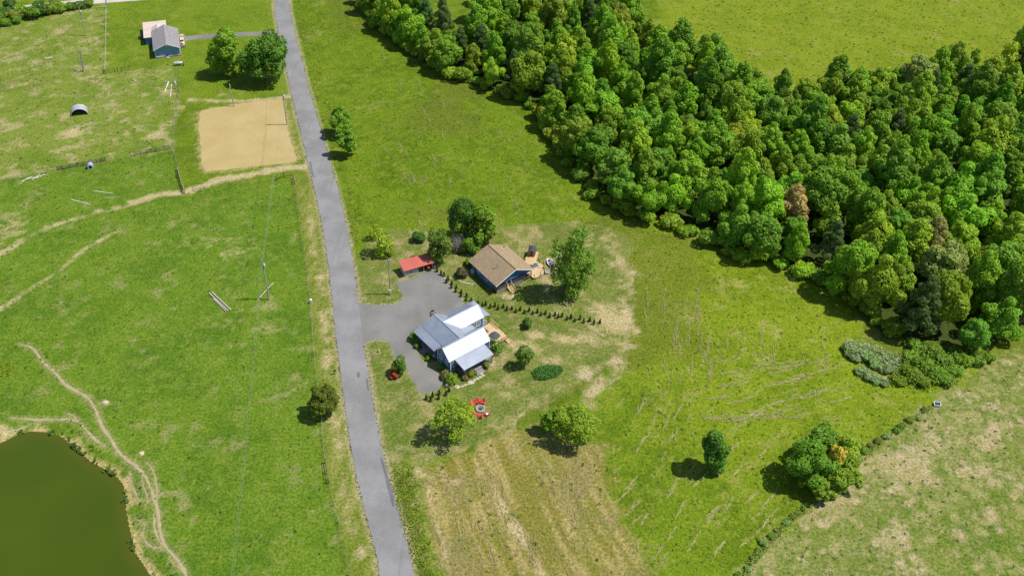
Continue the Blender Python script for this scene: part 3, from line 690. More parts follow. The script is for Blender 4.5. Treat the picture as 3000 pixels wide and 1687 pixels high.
for x, y in pts:
    e = edge_d((x, y)); r = fr.random()
    far_side = y > 262 or (x > 60 and y > 215 + .25 * (x - 60))
    if y > 245 and x < 75: kind = fr.choice(['tall', 'tall', 'tall', 'round', 'oak'])
    else: kind = fr.choice(['round', 'tall', 'oak', 'oak', 'tall', 'round', 'tall', 'sparse' if r < .15 else 'round'])
    if r > .955: kind = 'pine'
    j = fr.randrange({'round': 5, 'tall': 4, 'oak': 4, 'pine': 2, 'sparse': 2}[kind])
    colr = 'pine' if kind == 'pine' else fr.choices(['mid', 'bright', 'deep', 'olive', 'lime', 'cool', 'pale'], [40, 24, 16, 6, 5, 9, 0.6])[0]
    c = tuple(v * fr.uniform(.88, 1.12) for v in PAL[colr])
    sc = fr.uniform(.62, 1.04) * (.95 if e < 5 else 1.0)
    shape = {'round': 'round tree', 'tall': 'slender tree', 'oak': 'clumpy tree', 'pine': 'pine', 'sparse': 'thin tree'}[kind]
    size = 'small ' if sc < .72 else 'large ' if sc > .95 else ''
    v = Vector((x, y, 6 - CAM_H)); px = v.dot(_R) / v.dot(_fw) * CAM_F + 1500
    part = ['left end', 'left part', 'middle', 'right part', 'right end'][min(4, max(0, int((px - 1050) / 400)))]
    ax_, side = min(((float(seg_dist(np.array([x]), np.array([y]), FW[:25])[0]), 'meadow edge'), (float(seg_dist(np.array([x]), np.array([y]), FW[25:])[0]), 'far edge')))
    where = '%s, %s of wood' % (side if ax_ < 8 else 'near ' + side if ax_ < 17 else 'deep inside', part)
    WOOD.append((plant('pine_tree' if kind == 'pine' else 'broadleaf_tree', '%s%s %s, %s' % (size, WORD[colr], shape, where), 'tree', (x, y, 0),
          PROTO[kind, j], (sc * fr.uniform(.92, 1.1), sc * fr.uniform(.92, 1.1), sc * fr.uniform(.90, 1.30)), fr.uniform(0, 6.28), c, 'trees of the wood'), '%s%s' % (size, shape if kind == 'pine' else WORD[colr] + ' tree')))
    nfor += 1
from collections import Counter
cnt = Counter(o['label'] for o, _ in WOOD)
for o, d in WOOD:                                   # same description: say which tree it stands beside
    if cnt[o['label']] > 1:
        q = min(((o.location - p.location).length, n) for p, n in WOOD if p is not o)[1]
        o['label'] = o['label'].replace(' of wood', '') + ', beside ' + ('an ' if q[0] in 'aeiou' else 'a ') + q
# low growth along the meadow side
EDGE = [(905,18),(960,72),(1030,128),(1100,170),(1170,200),(1250,232),(1305,248),(1360,300),(1400,345),(1432,395),(1462,448),(1500,490),(1555,528),(1630,560),(1720,582),(1810,622),(1880,655),(1960,672),(2060,705),(2120,745),(2170,790),(2230,838)]
ew = catmull([D(*p).xy for p in EDGE], 3.6)
for i, (x, y) in enumerate(ew):
    sc = fr.uniform(.6, 1.35); colr = fr.choice(['mid', 'olive', 'bright', 'cool', 'lime', 'olive'])
    fpart = ['upper left end', 'left part', 'lawn bend', 'middle', 'right part', 'lower right end'][min(5, int(6 * i / len(ew)))]
    plant('shrub', '%s%s shrub at the wood foot, meadow side, %s' % ('low ' if sc < .8 else 'large ' if sc > 1.15 else '', WORD[colr], fpart), 'shrub', (x + fr.gauss(0, .9), y + fr.gauss(0, .9), 0),
          PROTO['shrub', fr.randrange(4)], (sc, sc, sc * fr.uniform(.8, 1.3)), fr.uniform(0, 6.28), tuple(v * fr.uniform(.85, 1.1) for v in PAL[colr]), 'shrubs edging the wood')
print('forest trees', nfor + len(special), 'edge shrubs', len(ew))
# ================================================================ buildings
def metal_roof(name, col, rough=.45, spec=.4, metal=0.0):
    t = NT(name); a = t.noise(.5, 4, .6); b = t.noise(4.0, 3, .6, t.map((1, 1, 1), 0, (3, 1, 2)))
    c = t.mix(t.ss(a, .3, .7), tuple(x * .9 for x in col), tuple(min(x * 1.06, .9) for x in col))
    c = t.mix(t.math('MULTIPLY', t.ss(b, .55, .75), .3), c, tuple(x * .75 for x in col))
    t.bsdf(c, rough, metal, spec); return t.m
M_TIN = metal_roof('galvanised_roof', (.43, .475, .55), .5, .5, .60)
M_RIB = metal_roof('galvanised_rib', (.30, .32, .36), .45, .5, .6)
M_BLUE = simple('blue_siding', (.070, .185, .38), .6, var=.12, scale=.8, grain=(.3, .3, 4))
M_BLUE2 = simple('bright_blue_siding', (.045, .17, .36), .6, var=.14, scale=.8, grain=(3, 3, .4))
M_WHITE = simple('white_trim', (.76, .76, .74), .55, var=.08)
M_GLASS = simple('window_glass', (.035, .045, .055), .08, spec=.6, var=.3, scale=.6)
M_TANGAB = simple('weathered_tan_shingles', (.34, .27, .16), .9, var=.25, scale=2.0, grain=(1, 1, 5))
M_BRICK = simple('chimney_stone', (.27, .21, .17), .9, var=.4, scale=2.2, bump=.5)
M_DECK = simple('new_pine_decking', (.50, .36, .19), .85, var=.2, scale=1.0, grain=(.35, 4, 1))
M_DECKG = simple('grey_weathered_boards', (.22, .20, .19), .9, var=.3, scale=1.2, grain=(.3, 4, 3))
M_DARKW = simple('dark_stained_wood', (.07, .065, .07), .8, var=.3, scale=1.5)
M_BLACK = simple('black_metal', (.02, .02, .022), .5, var=.2)
M_PINE = simple('yellow_pine', (.52, .37, .18), .8, var=.18, scale=1.4, grain=(4, 4, .5))
M_CHAR = simple('charcoal_fabric', (.060, .070, .080), .85, var=.2)
M_CONC = simple('foundation_concrete', (.32, .30, .27), .9, var=.3, scale=2.0, bump=.4)

def ribs_on(b, p00, p10, p11, p01, n, w=.035, h=.03):
    """raised seams running from the p00-p10 edge to the p01-p11 edge"""
    p00, p10, p11, p01 = map(Vector, (p00, p10, p11, p01)); nrm = (p10 - p00).cross(p01 - p00).normalized()
    if nrm.z < 0: nrm = -nrm
    for i in range(n):
        f = (i + .5) / n; a = p00.lerp(p10, f) + nrm * h * .5; c = p01.lerp(p11, f) + nrm * h * .5
        b.bar(a, c, w, h)
    return b
def gable_roof(name, parent, x0, x1, y0, y1, ze, zr, axis, th=.10, mat=None, ribs=0, ribmat=None, ov_lo=0, ov_hi=0):
    """two slabs; axis = direction of the ridge; returns the part"""
    b = MB(); rb = MB()
    if axis == 'x':
        ym = (y0 + y1) / 2
        for ye in (y0, y1):
            q = [(x0, ye, ze), (x1, ye, ze), (x1, ym, zr), (x0, ym, zr)]; b.slab(q, th)
            if ribs: ribs_on(rb, q[0], q[1], q[2], q[3], ribs)
        b.bar((x0, ym, zr + .02), (x1, ym, zr + .02), .22, .05)
    else:
        xm = (x0 + x1) / 2
        for xe in (x0, x1):
            q = [(xe, y0, ze), (xe, y1, ze), (xm, y1, zr), (xm, y0, zr)]; b.slab(q, th)
            if ribs: ribs_on(rb, q[0], q[1], q[2], q[3], ribs)
        b.bar((xm, y0, zr + .02), (xm, y1, zr + .02), .22, .05)
    o = b.build(name, mat, parent)
    if ribs: rb.build('roof_seam', ribmat or mat, o, kind='stuff')
    return o
def window(parent, p, w, h, face, mull=(2, 2), mat=None, pane=None):
    """framed window centred on p; face = outward direction '+x','-x','+y','-y'"""
    s = 1 if face[0] == '+' else -1; ax = face[1]; mat = mat or M_WHITE
    def bx(u0, u1, z0, z1, d0, d1):
        a, c = sorted((p[0 if ax == 'x' else 1] + s * d0, p[0 if ax == 'x' else 1] + s * d1))
        if ax == 'x': return (a, c, p[1] + u0, p[1] + u1, p[2] + z0, p[2] + z1)
        return (p[0] + u0, p[0] + u1, a, c, p[2] + z0, p[2] + z1)
    fw = .09; f = MB()
    f.box(*bx(-w / 2 - fw, w / 2 + fw, h / 2, h / 2 + fw, 0, .06)); f.box(*bx(-w / 2 - fw, w / 2 + fw, -h / 2 - fw, -h / 2, 0, .07))
    f.box(*bx(-w / 2 - fw, -w / 2, -h / 2, h / 2, 0, .06)); f.box(*bx(w / 2, w / 2 + fw, -h / 2, h / 2, 0, .06))
    o = f.build('window', mat, parent)
    MB().box(*bx(-w / 2, w / 2, -h / 2, h / 2, -.02, .02)).build('pane', pane or M_GLASS, o)
    m = MB()
    for i in range(1, mull[0]): u = -w / 2 + w * i / mull[0]; m.box(*bx(u - .02, u + .02, -h / 2, h / 2, .02, .045))
    for i in range(1, mull[1]): z = -h / 2 + h * i / mull[1]; m.box(*bx(-w / 2, w / 2, z - .025, z + .025, .02, .05))
    m.build('muntin', mat, o)
    return o
def railing(parent, pts, z0, h=.9, mat=None, n_bal=0, name='railing'):
    b = MB()
    for a, c in zip(pts[:-1], pts[1:]):
        A, Cc = Vector((*a, z0)), Vector((*c, z0)); L = (Cc - A).length
        b.bar(A + Vector((0, 0, h)), Cc + Vector((0, 0, h)), .10, .06); b.bar(A + Vector((0, 0, .12)), Cc + Vector((0, 0, .12)), .06, .06)
        b.bar(A, A + Vector((0, 0, h + .05)), .10, .10); b.bar(Cc, Cc + Vector((0, 0, h + .05)), .10, .10)
        for i in range(n_bal):
            q = A.lerp(Cc, (i + 1) / (n_bal + 1)); b.bar(q + Vector((0, 0, .1)), q + Vector((0, 0, h)), .035, .035)
    return b.build(name, mat or M_DARKW, parent)
def steps(parent, x0, x1, y0, y1, z1, n, mat, name='stair', down='-y', rail=None):
    """a flight of n treads falling from z1 at y0 to the ground at y1"""
    st = MB(); o = None
    for s in (x0, x1): st.bar((s, y0, z1 - .12), (s, y1, .05), .06, .24)
    o = st.build(name, mat, parent)
    for i in range(n):
        f = (i + .5) / n; y = y0 + (y1 - y0) * f; z = z1 - z1 * (i + 1) / (n + 1); d = abs(y1 - y0) / n
        MB().box(x0, x1, y - d * .46, y + d * .46, z - .05, z).build('tread', mat, o)
    if rail:
        b = MB()
        for s in (x0, x1):
            b.bar((s, y0, z1 + .85), (s, y1, .9), .08, .09); b.bar((s, y0, z1 - .1), (s, y0, z1 + .95), .10, .10); b.bar((s, y1, 0), (s, y1, .98), .10, .10)
        b.build('handrail', rail, o)
    return o

# ---------------------------------------------------------------- blue farmhouse with metal roofs
# local x runs along the front gable wing, local y away from the open porch; surveyed units, scaled by K
_o = Vector((-10.3 * K, 112.5 * K, 0)); FA = R(41.0)
fh = thing('farmhouse', 'blue farmhouse with silver metal roofs, chimney and wrapped porches beside the gravel drive', 'house', _o, FA, scale=K)
def Y(b): return -b
# walls: wing A (front), B (middle), C (rear)
def pent(c0, c1, ze, zr): m = (c0 + c1) / 2; return [(c0, 0), (c1, 0), (c1, ze), (m, zr), (c0, ze)]
MB().prism(pent(.22, 3.98, 2.68, 4.42), 'x', .20, 8.85).build('wall', M_BLUE, fh)
MB().prism(pent(1.45, 6.35, 2.70, 4.48), 'y', 3.9, 10.15).build('wall', M_BLUE, fh)
MB().prism(pent(5.88, 9.62, 2.66, 4.42), 'x', 5.0, 11.82).build('wall', M_BLUE, fh)
gable_roof('roof', fh, -.22, 9.02, 0.0, 4.2, 2.80, 4.72, 'x', .09, M_TIN, 30, M_TIN)
gable_roof('roof', fh, 1.22, 6.58, 2.1, 10.45, 2.98, 4.70, 'y', .09, M_TIN, 28, M_TIN)
gable_roof('roof', fh, 3.9, 12.02, 5.67, 9.83, 2.80, 4.71, 'x', .09, M_TIN, 26, M_TIN)
# porch roofs
b = MB(); rb = MB(); q = [(-.42, 10.85, 2.28), (-.42, 4.30, 2.28), (1.26, 4.30, 2.93), (1.26, 10.85, 2.93)]; b.slab(q, .07); ribs_on(rb, q[0], q[1], q[2], q[3], 22)
pr = b.build('porch_roof', M_TIN, fh); rb.build('roof_seam', M_RIB, pr, kind='stuff')
b = MB(); rb = MB(); q = [(1.05, -2.70, 2.26), (7.68, -2.70, 2.26), (7.68, .05, 2.70), (1.05, .05, 2.70)]; b.slab(q, .07); ribs_on(rb, q[0], q[1], q[2], q[3], 22)
pr = b.build('porch_roof', M_TIN, fh); rb.build('roof_seam', M_RIB, pr, kind='stuff')
b = MB(); rb = MB()
q = [(6.55, 11.2, 2.28), (13.7, 11.2, 2.28), (12.0, 9.70, 2.86), (6.55, 9.70, 2.86)]; b.slab(q, .07); ribs_on(rb, (6.55, 11.2, 2.28), (12.0, 11.2, 2.28), (12.0, 9.7, 2.86), (6.55, 9.7, 2.86), 18)
q = [(13.7, 11.2, 2.28), (13.7, 5.95, 2.28), (12.0, 5.95, 2.86), (12.0, 9.70, 2.86)]; b.slab(q, .07)
pr = b.build('porch_roof', M_TIN, fh); rb.build('roof_seam', M_RIB, pr, kind='stuff')
# small links of wall below lower slope between wings
MB().box(6.2, 8.7, 3.9, 5.95, 0, 2.55).build('wall', M_BLUE, fh)
b = MB(); b.slab([(6.2, 4.10, 2.98), (9.0, 4.10, 2.62), (9.0, 5.80, 2.62), (6.2, 5.80, 2.98)], .08); b.build('roof', M_TIN, fh)
# corner boards and foundation
tr = MB()
for x, y in ((.17, .17), (.17, 4.03), (8.88, .17), (11.85, 5.83), (11.85, 9.66)): tr.box(x - .06, x + .06, y - .06, y + .06, 0, 2.62)
tr.build('corner_board', M_WHITE, fh)
fd = MB(); fd.box(.10, 8.95, .12, 4.08, 0, .28); fd.box(1.36, 6.44, 4.2, 10.24, 0, .27); fd.box(6.6, 11.92, 5.79, 9.71, 0, .26); fd.build('foundation', M_CONC, fh)
# gable fillings
g = MB(); g.prism([(.75, 2.72), (3.45, 2.72), (2.1, 4.28)], 'x', .17, .197); g.build('gable_panel', M_TANGAB, fh)
g = MB(); g.prism([(6.4, 2.7), (9.1, 2.7), (7.75, 4.26)], 'x', 11.823, 11.85); g.build('gable_panel', M_TANGAB, fh)
g = MB(); g.box(9.0, 10.2, 5.84, 5.877, 2.25, 2.60); g.build('eave_panel', M_TANGAB, fh)
# windows
window(fh, (.20, 3.05, 1.62), .55, 1.15, '-x', (2, 2)); window(fh, (.20, 1.35, 1.62), .55, 1.15, '-x', (2, 2))
window(fh, (9.9, 5.88, 1.72), .75, .95, '-y', (2, 2)); window(fh, (10.8, 5.88, 1.72), .75, .95, '-y', (2, 2))
window(fh, (1.05, .22, 1.55), .6, 1.2, '-y', (2, 2)); window(fh, (3.0, .22, 1.55), .7, 1.2, '-y', (2, 2)); window(fh, (6.6, .22, 1.55), .7, 1.2, '-y', (2, 2))
window(fh, (1.45, 9.2, 1.55), .6, 1.2, '-x', (2, 2)); window(fh, (1.45, 5.3, 1.55), .6, 1.2, '-x', (2, 2)); window(fh, (11.82, 7.0, 1.6), .7, 1.1, '+x', (2, 2))
d = MB().box(1.36, 1.45, 6.6, 7.5, .45, 2.35).build('door', M_WHITE, fh); MB().box(1.33, 1.36, 7.32, 7.38, 1.3, 1.36).build('handle', M_BLACK, d)
d = MB().box(4.3, 5.1, .13, .22, .4, 2.3).build('door', M_WHITE, fh); MB().box(4.36, 4.42, .10, .13, 1.3, 1.36).build('handle', M_BLACK, d)
# front porch (in shade): floor, posts, steps, rail
MB().box(-.25, 1.35, 4.35, 10.6, .28, .42).build('porch_floor', M_DECKG, fh)
for y in (4.5, 6.3, 8.1, 9.6, 10.5): MB().box(-.23, -.13, y - .05, y + .05, .42, 2.24).build('porch_post', M_BLUE, fh)
for i in range(3): MB().box(-1.15 + i * .3, -.27, 6.75, 8.05, .01 + .1 * i, .11 + .1 * i).build('porch_step', M_DECKG, fh)
# side porch with rails and steps
MB().box(1.15, 7.6, -2.45, .10, .30, .44).build('porch_floor', M_DECKG, fh)
for x in (1.2, 3.3, 5.6, 7.55): MB().box(x - .05, x + .05, -2.45, -2.35, .44, 2.22).build('porch_post', M_DARKW, fh)
railing(fh, [(1.2, -2.4), (3.25, -2.4)], .44, .8, M_DARKW, 8); railing(fh, [(5.65, -2.4), (7.5, -2.4)], .44, .8, M_DARKW, 8); railing(fh, [(1.2, -2.4), (1.2, -.1)], .44, .8, M_DARKW, 8)
for i in range(4): MB().box(3.4, 5.5, -3.35 + .24 * i, -2.47, .008 + .085 * i, .085 * (i + 1)).build('porch_step', M_DECKG, fh)
for x in (3.35, 5.55): railing(fh, [(x, -3.3), (x, -2.5)], .12, .75, M_DARKW, 3)
MB().box(1.25, 7.5, -2.43, -.1, .01, .298).build('porch_skirt', M_DARKW, fh)
# rear wrap porch floor and posts
MB().box(11.95, 13.5, 6.1, 11.0, .25, .38).build('porch_floor', M_DECKG, fh); MB().box(6.7, 11.94, 9.75, 11.0, .25, .378).build('porch_floor', M_DECKG, fh)
for x, y in ((13.4, 6.2), (13.4, 8.6), (13.4, 10.9), (10.2, 10.9), (6.9, 10.9)): MB().box(x - .05, x + .05, y - .05, y + .05, .38, 2.25).build('porch_post', M_BLACK, fh)
# pine deck
dk = MB()
nb_ = 32
for i in range(nb_): y0 = .55 + i * (5.3 / nb_); dk.box(9.0 if y0 < 4 else 11.92, 13.9 - .25 * (i < 8) * (8 - i) / 8, y0, y0 + 5.3 / nb_ - .012, .36, .40)
deck = dk.build('deck', M_DECK, fh, kind='stuff')
MB().box(9.05, 13.6, .6, 5.8, .02, .355).build('deck_frame', M_DARKW, deck)
railing(fh, [(13.85, 5.9), (13.85, 3.6)], .40, .8, M_PINE, 5); railing(fh, [(12.2, .62), (13.4, .62)], .40, .8, M_PINE, 4)
steps(fh, 13.0, 13.9, .5, -.3, .38, 2, M_PINE)
# chimney
c = MB(); c.box(3.45, 4.35, 10.48, 11.05, 0, 4.95); c.box(3.38, 4.42, 10.42, 11.12, 4.75, 5.05); ch = c.build('chimney', M_BRICK, fh)
MB().box(3.55, 3.85, 10.6, 10.9, 5.05, 5.25).build('flue', M_BLACK, ch); MB().box(3.95, 4.25, 10.6, 10.9, 5.05, 5.22).build('flue', M_BLACK, ch)
def in_house(x, y, z=0):  # farmhouse local -> world
    return fh_matrix @ Vector((x, y, z))
fh_matrix = Matrix.Translation(_o) @ Matrix.Rotation(FA, 4, 'Z') @ Matrix.Scale(K, 4)
# charcoal patio umbrella on the deck
um = thing('patio_umbrella', 'square charcoal patio umbrella open over the pine deck behind the blue farmhouse', 'umbrella', in_house(10.9, 1.15, .40), FA + .12, scale=K)
MB().tube((0, 0, 0), (0, 0, 2.0), .03, .03, 8).build('pole', M_BLACK, um)
MB().lathe([(0, 0), (.34, 0), (.34, .06), (.05, .10), (0, .10)], 14).build('base', M_BLACK, um)
cp = MB(); n8 = []
for i in range(16):
    t = 2 * math.pi * i / 16; r = .92 / max(abs(math.cos(t)), abs(math.sin(t))) if True else 1
    r = min(r, 1.12); n8.append((r * math.cos(t), r * math.sin(t), 1.78 + .02 * math.sin(5 * t)))
cp.add(n8 + [(0, 0, 2.06)], [(i, (i + 1) % 16, 16) for i in range(16)])
cp.add([(x, y, z - .10) for x, y, z in n8] + n8, [(i, (i + 1) % 16, (i + 1) % 16 + 16, i + 16) for i in range(16)])
cn = cp.build('canopy', M_CHAR, um)
rib = MB()
for i in range(8): t = math.pi / 4 * i; rib.tube((0, 0, 2.0), (.88 * math.cos(t), .88 * math.sin(t), 1.75), .012, .012, 4)
rib.build('canopy_frame', M_BLACK, um)
for k, (x, y, rz) in enumerate(((9.9, 1.6, .5), (11.6, 2.2, 2.6))):
    ch = thing('deck_chair', ['dark metal chair on the pine deck left of the umbrella', 'dark metal chair on the pine deck behind the umbrella'][k], 'chair', in_house(x, y, .40), rz, 'dark chairs on the deck', 1.0)
    MB().box(-.26, .26, -.26, .26, .40, .45).build('seat', M_BLACK, ch); MB().box(-.26, .26, .22, .27, .45, .95).build('backrest', M_BLACK, ch)
    for sx in (-.24, .24):
        for sy in (-.24, .24): MB().tube((sx, sy, 0), (sx, sy, .40), .018, .018, 5).build('leg', M_BLACK, ch)
# white rocker on the side porch
rk = thing('rocking_chair', 'white rocking chair at the near end of the side porch', 'chair', in_house(1.85, -1.6, .44), FA + 2.6, scale=1.0)
MB().box(-.28, .28, -.28, .28, .40, .45).build('seat', M_WHITE, rk)
sl = MB()
for i in range(6): sl.bar((-.24 + .096 * i, .25, .45), (-.24 + .096 * i, .42, 1.15), .06, .02)
sl.bar((-.28, .42, 1.14), (.28, .42, 1.14), .05, .08); sl.build('backrest', M_WHITE, rk)
for sx in (-.28, .28):
    MB().bar((sx, -.3, .62), (sx, .3, .66), .07, .03).build('armrest', M_WHITE, rk)
    r_ = MB(); r_.path([(sx, -.5, .10), (sx, -.2, .03), (sx, .2, .03), (sx, .55, .12)], .02); r_.tube((sx, -.25, .03), (sx, -.25, .62), .02); r_.tube((sx, .25, .03), (sx, .25, .66), .02); r_.build('rocker', M_WHITE, rk)

# ---------------------------------------------------------------- brown-roofed cabin
def shingles(name, col):
    t = NT(name); br = t.n('ShaderNodeTexBrick'); t.put(br.inputs['Vector'], t.map((1, 1, 1)))
    br.inputs['Scale'].default_value = 1.0; br.inputs['Brick Width'].default_value = .33; br.inputs['Row Height'].default_value = .14; br.inputs['Mortar Size'].default_value = .008
    br.inputs['Color1'].default_value = (*[x * .82 for x in col], 1); br.inputs['Color2'].default_value = (*[x * 1.15 for x in col], 1); br.inputs['Mortar'].default_value = (*[x * .5 for x in col], 1)
    a = t.noise(.9, 4, .7); f = t.noise(6, 2, .7)
    c = t.mix(1.0, br.outputs[0], t.mix(a, (.82, .82, .82), (1.18, 1.18, 1.18)), 'MULTIPLY'); c = t.mix(1.0, c, t.mix(f, (.8, .8, .8), (1.2, 1.2, 1.2)), 'MULTIPLY')
    t.bsdf(c, .95, 0, .15, t.bump(f, .4, .03)); return t.m
M_SHIN = shingles('brown_shingles', (.300, .225, .140)); M_SHINR = simple('dark_ridge_shingle', (.10, .065, .05), .9)
CA = R(37.8); _c = Vector((-3.17 * K, 134.3 * K, 0))
cb = thing('cabin', 'blue board and batten cabin with wide brown shingle roof and open porch', 'house', _c, CA, scale=K)
EZ, RZ_ = 2.28, 4.45
b = MB()
for xe in (0.0, 9.5): b.slab([(xe, -.05, EZ), (xe, 9.6, EZ), (4.75, 9.6, RZ_), (4.75, -.05, RZ_)], .12)
rf = b.build('roof', M_SHIN, cb)
MB().bar((4.75, -.05, RZ_ + .02), (4.75, 9.6, RZ_ + .02), .16, .05).build('ridge_cap', M_SHINR, rf)
f = MB()
for xe in (-.01, 9.51): f.bar((xe, -.09, EZ - .06), (4.75, -.09, RZ_ - .06), .05, .17)
f.build('barge_board', M_WHITE, rf)
v = MB(); v.box(8.0, 8.35, 8.6, 8.75, 2.9, 3.15); v.build('roof_vent', M_DARKW, rf)
# gable siding with battens, over the open porch
def zroof(x): return EZ + (RZ_ - EZ) * (x / 4.75 if x < 4.75 else (9.5 - x) / 4.75)
g = MB(); g.prism([(.55, 2.0), (8.95, 2.0), (8.95, zroof(8.95) - .15), (4.75, RZ_ - .16), (.55, zroof(.55) - .15)], 'y', .42, .50); gs = g.build('gable_siding', M_BLUE2, cb)
bt = MB(); x = .75
while x < 8.9: bt.box(x - .03, x + .03, .385, .418, 2.0, zroof(x) - .17); x += .27
bt.build('batten', M_BLUE2, gs, kind='stuff')
MB().box(.55, 8.95, .36, .41, 1.9, 2.0).build('porch_beam', M_DARKW, cb)
# house walls behind the porch
w = MB(); w.box(.55, 8.95, 2.1, 9.2, .0, 2.2); w.build('wall', M_BLUE, cb)
w = MB(); w.prism([(.56, 2.203), (8.94, 2.203), (8.94, zroof(8.94) - .15), (4.75, RZ_ - .16), (.56, zroof(.56) - .15)], 'y', 9.05, 9.18); w.build('gable_siding', M_BLUE2, cb)
window(cb, (.55, 4.0, 1.35), .7, .9, '-x'); window(cb, (.55, 6.8, 1.35), .7, .9, '-x'); window(cb, (2.2, 2.1, 1.45), .7, .9, '-y'); window(cb, (7.0, 2.1, 1.45), .9, .9, '-y')
d = MB().box(4.3, 5.1, 2.02, 2.1, .72, 2.1).build('door', M_DARKW, cb)
b = MB()
for i in range(14): b.box(.45, 9.05, .30 + i * .128, .30 + i * .128 + .118, .62, .68)
b.build('porch_floor', M_DECKG, cb, kind='stuff')
b = MB()
for i in range(4): b.box(.45, 6.9, .24, .29, .02 + i * .15, .155 + i * .15)
b.build('porch_skirt', M_DECKG, cb, kind='stuff')
for x in (.5, 2.9, 3.95, 6.8, 9.0): MB().box(x - .06, x + .06, .30, .42, .0 if x in (.5, 9.0) else .68, 1.9).build('porch_post', M_DARKW if x not in (2.9, 3.95) else M_PINE, cb)
railing(cb, [(.55, .34), (2.85, .34)], .68, .72, M_DARKW, 0); railing(cb, [(4.0, .34), (6.75, .34)], .68, .72, M_DARKW, 0); railing(cb, [(6.85, .34), (8.95, .34)], .68, .72, M_DARKW, 4)
sp = MB(); sp.bar((4.0, .34, 1.05), (6.75, .34, 1.05), .05, .05); sp.bar((.55, .34, 1.05), (2.85, .34, 1.05), .05, .05); sp.build('railing', M_DARKW, cb)
steps(cb, 2.95, 3.9, .22, -1.35, .66, 5, M_PINE, rail=M_PINE)
# stove pipe
sp = MB(); zb = zroof(2.73); sp.tube((2.73, 3.35, zb - .2), (2.73, 3.35, zb + 1.0), .07, .07, 10); sp.lathe([(0, .0), (.20, .0), (.09, .16), (0, .16)], 10, (2.73, 3.35, zb - .02)); sp.tube((2.73, 3.35, zb + 1.0), (2.73, 3.35, zb + 1.1), .13, .13, 10); sp.build('stove_pipe', simple('galvanised_pipe', (.5, .5, .5), .35, .7), cb)
cb_matrix = Matrix.Translation(_c) @ Matrix.Rotation(CA, 4, 'Z') @ Matrix.Scale(K, 4)
def in_cabin(x, y, z=0): return cb_matrix @ Vector((x, y, z))
# dish leaning at the shaded side
di = thing('round_tank', 'pale grey round tank against the shaded wall of the cabin', 'tank', in_cabin(.10, 8.2, 0), 0)
MB().lathe([(0, 0), (.5, 0), (.52, .1), (.52, 1.1), (.42, 1.25), (0, 1.3)], 16).build('tank_body', simple('tank_grey', (.45, .47, .5), .5), di, True)
MB().lathe([(0, 1.29), (.12, 1.29), (.12, 1.36), (0, 1.36)], 10).build('lid', M_WHITE, di)

# sun deck behind the cabin
sd = thing('sun_deck', 'rounded pine deck reaching from the cabin porch to the barrel sauna', 'deck', _c, CA, scale=K)
outline = [(9.1, -.45), (10.6, -.55), (11.7, -.25), (12.6, .6), (13.3, 1.8), (13.2, 3.0), (12.9, 3.9), (13.2, 4.1), (12.9, 5.6), (11.3, 5.3), (10.0, 4.6), (9.1, 4.6)]
bd = MB(); yb = -.55
while yb < 5.5:
    y1 = yb + .125; xs = []
    ym = (yb + y1) / 2
    for (ax_, ay_), (bx_, by_) in zip(outline, outline[1:] + outline[:1]):
        if (ay_ > ym) != (by_ > ym): xs.append(ax_ + (bx_ - ax_) * (ym - ay_) / (by_ - ay_))
    xs.sort()
    if len(xs) >= 2: bd.box(xs[0], xs[-1], yb, y1 - .01, .36, .40)
    yb = y1
bd.build('deck_board', M_DECK, sd, kind='stuff')
fr_ = MB(); fr_.prism([(x * .985 + .12, y * .97 + .05) for x, y in outline], 'z', .02, .355); fr_.build('deck_frame', M_DARKW, sd)
pl_ = MB()
for x, y in ((9.2, -.4), (10.8, -.45), (12.4, .55), (13.15, 2.9)): pl_.box(x - .05, x + .05, y - .05, y + .05, .4, 1.35)
pl_.build('post', M_DARKW, sd)
MB().add([(12.1, -.2, .37), (12.9, .7, .37), (14.0, .1, .02), (13.1, -.9, .02)], [(0, 1, 2, 3)]).build('ramp', M_DECKG, sd)
mat_ = thing('deck_mat', 'dark blue grey square mat on the sun deck', 'mat', in_cabin(11.75, 2.85, .402), CA - .12, scale=K)
MB().box(-.75, .75, -.62, .62, 0, .02).build('mat_sheet', simple('slate_mat', (.075, .09, .11), .9), mat_)
MB().box(-.68, .68, -.55, .55, .02, .024).build('mat_border', simple('slate_mat_inner', (.09, .105, .13), .9), mat_)
tb = thing('stool', 'small pale round stool on the dark deck mat', 'stool', in_cabin(11.3, 3.0, .43), 0)
MB().lathe([(0, .42), (.22, .42), (.22, .46), (0, .46)], 14).build('seat', M_PINE, tb)
for i in range(3): MB().tube((.15 * math.cos(2.1 * i), .15 * math.sin(2.1 * i), .42), (.2 * math.cos(2.1 * i), .2 * math.sin(2.1 * i), 0), .02).build('leg', M_PINE, tb)
pu = thing('closed_umbrella', 'closed dark umbrella on a pole at the corner of the sun deck', 'umbrella', in_cabin(12.75, 1.2, .4), 0)
MB().tube((0, 0, 0), (0, 0, 2.6), .025).build('pole', M_BLACK, pu); MB().lathe([(.03, 1.1), (.11, 1.25), (.06, 2.4), (0, 2.55)], 8).build('canopy', M_CHAR, pu); MB().lathe([(0, 0), (.28, 0), (.28, .07), (0, .1)], 12).build('base', M_BLACK, pu)
